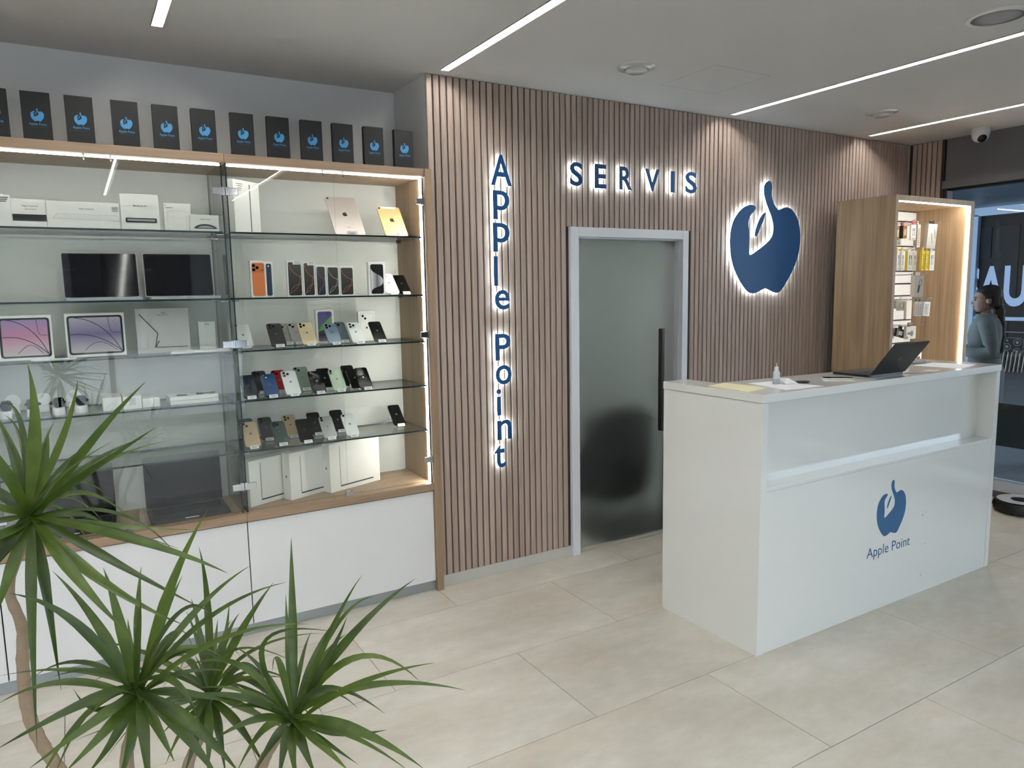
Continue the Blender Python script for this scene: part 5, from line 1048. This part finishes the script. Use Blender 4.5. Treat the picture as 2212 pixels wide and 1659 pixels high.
def leaf(P, Mm, Tt, wid, par):
    c = Mm*2-(P+Tt)*.5; n = 14; mb = MB(); tw = random.uniform(-.5, .5); mid = []
    for i in range(n+1):
        t = i/n; p = P*(1-t)**2+c*2*t*(1-t)+Tt*t*t; d = ((c-P)*(1-t)+(Tt-c)*t).normalized(); mid.append((p, d, t))
    view = (Vector((0, 0, 1.66))-PB-P).normalized()
    for (p, d, t) in mid:
        ref = (Vector((0, 0, 1))*.55+view*.75).normalized(); lat = d.cross(ref)
        if lat.length < .05: lat = d.cross(Vector((1, 0, 0)))
        lat.normalize(); nr = lat.cross(d).normalized()
        a = tw*t*1.6; lat2 = lat*math.cos(a)+nr*math.sin(a); nr2 = nr*math.cos(a)-lat*math.sin(a)
        prof = (.34+.66*math.sin(min(1, t/.42)*math.pi/2)) if t < .42 else max(.02, max(0., 1-((t-.42)/.58))**.95)
        h = .0108*wid*prof; mb.v += [tuple(p-lat2*h+nr2*h*.35), tuple(p), tuple(p+lat2*h+nr2*h*.35)]
    for i in range(n):
        for k in (0, 1): q = i*3+k; mb.f.append((q, q+1, q+4, q+3)); mb.m.append(0)
    o = mb.build('leaf', leaf_m, par, smooth=True); return o
for hi, (hc, ls) in enumerate(HEADS):
    P = Vector(hc)-PB
    for k in range(len(ls)):
        m = ls[k]; leaf(P+Vector((random.uniform(-.008, .008), random.uniform(-.008, .008), random.uniform(-.02, .01))), Vector(m[0:3])-PB, Vector(m[3:6])-PB, m[6], plant)
    # leaves on the far side and the young centre
    nd = (10, 9, 14, 10)[hi]
    for k in range(nd):
        a = random.uniform(0, 2*math.pi); el = random.uniform(-.7, .9); L_ = random.uniform(.18, .33)
        d = Vector((math.cos(a)*math.cos(el), abs(math.sin(a))*math.cos(el)*.9+.15, math.sin(el)))
        mm = P+d*L_*.5+Vector((0, 0, .03)); tt = P+d*L_+Vector((0, 0, -.06 if el < .3 else 0)); leaf(P, mm, tt, random.uniform(.5, .8), plant)

# ================================================================ THINGS ON THE COUNTER
ZD = ZT
bt = T('dropper_bottle', 'small translucent squeeze bottle with yellow nozzle on the counter', 'bottle', (2.865, 2.325, ZD))
plast = GLASS('bottle_plastic', (.72, .76, .78), .08, .25)
o = MB().lathe([(.0155, 0), (.0165, .003), (.0165, .052), (.013, .061), (.0095, .065)], 24).build('body', M('milky_plastic', srgb(205, 212, 216), .3), bt); autosmooth(o, 60)
o = MB().lathe([(.0095, .065), (.0095, .082), (.004, .084)], 20).build('cap', M('cap_white', srgb(232, 234, 236), .35), bt); autosmooth(o)
o = MB().lathe([(.004, .084), (.0035, .090), (.0012, .104)], 14).build('nozzle', M('nozzle_yellow', srgb(222, 206, 150), .4), bt); autosmooth(o, 60)
o = MB().lathe([(.0160, .002), (.0168, .004), (.0168, .026), (.0160, .027)], 24).build('liquid', M('liquid_grey', srgb(178, 186, 192), .2), bt)
paper = M('paper_white', srgb(236, 236, 238), .7); cream = M('paper_cream', srgb(232, 222, 182), .6)
def sheet(name, pts, z, mat, label, h=.0012):
    cx = sum(p[0] for p in pts)/len(pts); cy = sum(p[1] for p in pts)/len(pts)
    o = MB().vprism(ccw([(p[0]-cx, p[1]-cy) for p in pts]), 0, h).build(name, mat); o.location = (cx, cy, z); tag(o, label, 'paper'); return o
sheet('cream_folder', [(2.70, 2.49), (2.716, 2.25), (2.54, 2.215), (2.54, 2.46)], ZD+.0003, cream, 'pale yellow sheet at the left end of the counter top', .003)
sheet('paper_sheet', [(2.775, 2.42), (2.93, 2.40), (2.965, 2.135), (2.72, 2.155)], ZD+.0004, paper, 'white sheet of paper lying under the bottle')
nt_ = MB(); q = [(-.035, .03, .001), (-.045, -.035, .001), (.03, -.045, .0), (.012, .0, .022), (-.01, .035, .020)]
nt_.face([q[0], q[1], q[2], q[3], q[4]]); nt_.face([(p[0], p[1], p[2]-.0006) for p in [q[4], q[3], q[2], q[1], q[0]]])
o = nt_.build('folded_note', paper); o.location = (2.92, 2.31, ZD+.003); tag(o, 'small folded white note propped beside the bottle', 'paper')
fb = T('key_fob', 'small black key fob lying by the folded note', 'key fob', (2.985, 2.27, ZD+.0016), (0, 0, R_(-38)))
MB().vprism(rrect(.062, .026, .010, 4), 0, .010).build('body', black_mat, fb, bevel=.003)
for k in range(3): MB().lathe([(.005, .010), (.005, .0112)], 10, (-.018+k*.016, 0, 0)).build('button', dark_met, fb)
MB().tube([(.031+.006*math.cos(a*.5), .006*math.sin(a*.5), .006) for a in range(13)], .0012, 6).build('ring', chrome, fb)
sp = T('smartphone', 'white smartphone lying flat near the laptop on the counter', 'phone', (3.245, 2.262, ZD), (0, 0, R_(-40)))
MB().vprism(rrect(.145, .070, .011, 4), 0, .008).build('body', PH['white'], sp, bevel=.002); MB().vprism(rrect(.139, .064, .009, 4), .008, .0084).build('screen', scr, sp)
laptop(3.562, 2.20, ZD, .297, .215, .207, 37, alu_d, 'dark grey open laptop standing on the counter', None, rz=180)
sheet('paper_sheet', [(4.10, 2.39), (4.345, 2.40), (4.40, 2.19), (4.13, 2.13)], ZD+.0004, paper, 'white sheet of paper at the right end of the counter')
lf = M('leaflet_photo', srgb(120, 112, 104), .5, var=.5, scale=30)
sheet('leaflet', [(3.72, 2.205), (3.84, 2.225), (3.90, 2.15), (3.76, 2.14)], ZD+.0004, lf, 'printed photo leaflet beside the laptop lid')
sheet('leaflet', [(3.85, 2.21), (3.95, 2.21), (3.99, 2.15), (3.89, 2.145)], ZD+.0004, M('leaflet_pale', srgb(196, 190, 184), .5, var=.2, scale=30), 'pale leaflet right of the photo leaflet')
dd = T('round_tray', 'low grey round tray behind the papers at the counter end', 'tray', (4.245, 2.452, ZD)); o = MB().lathe([(.055, 0), (.062, .004), (.064, .012), (.060, .012), (.056, .005), (.001, .004)], 28).build('dish', M('tray_grey', srgb(176, 176, 178), .4), dd); autosmooth(o)
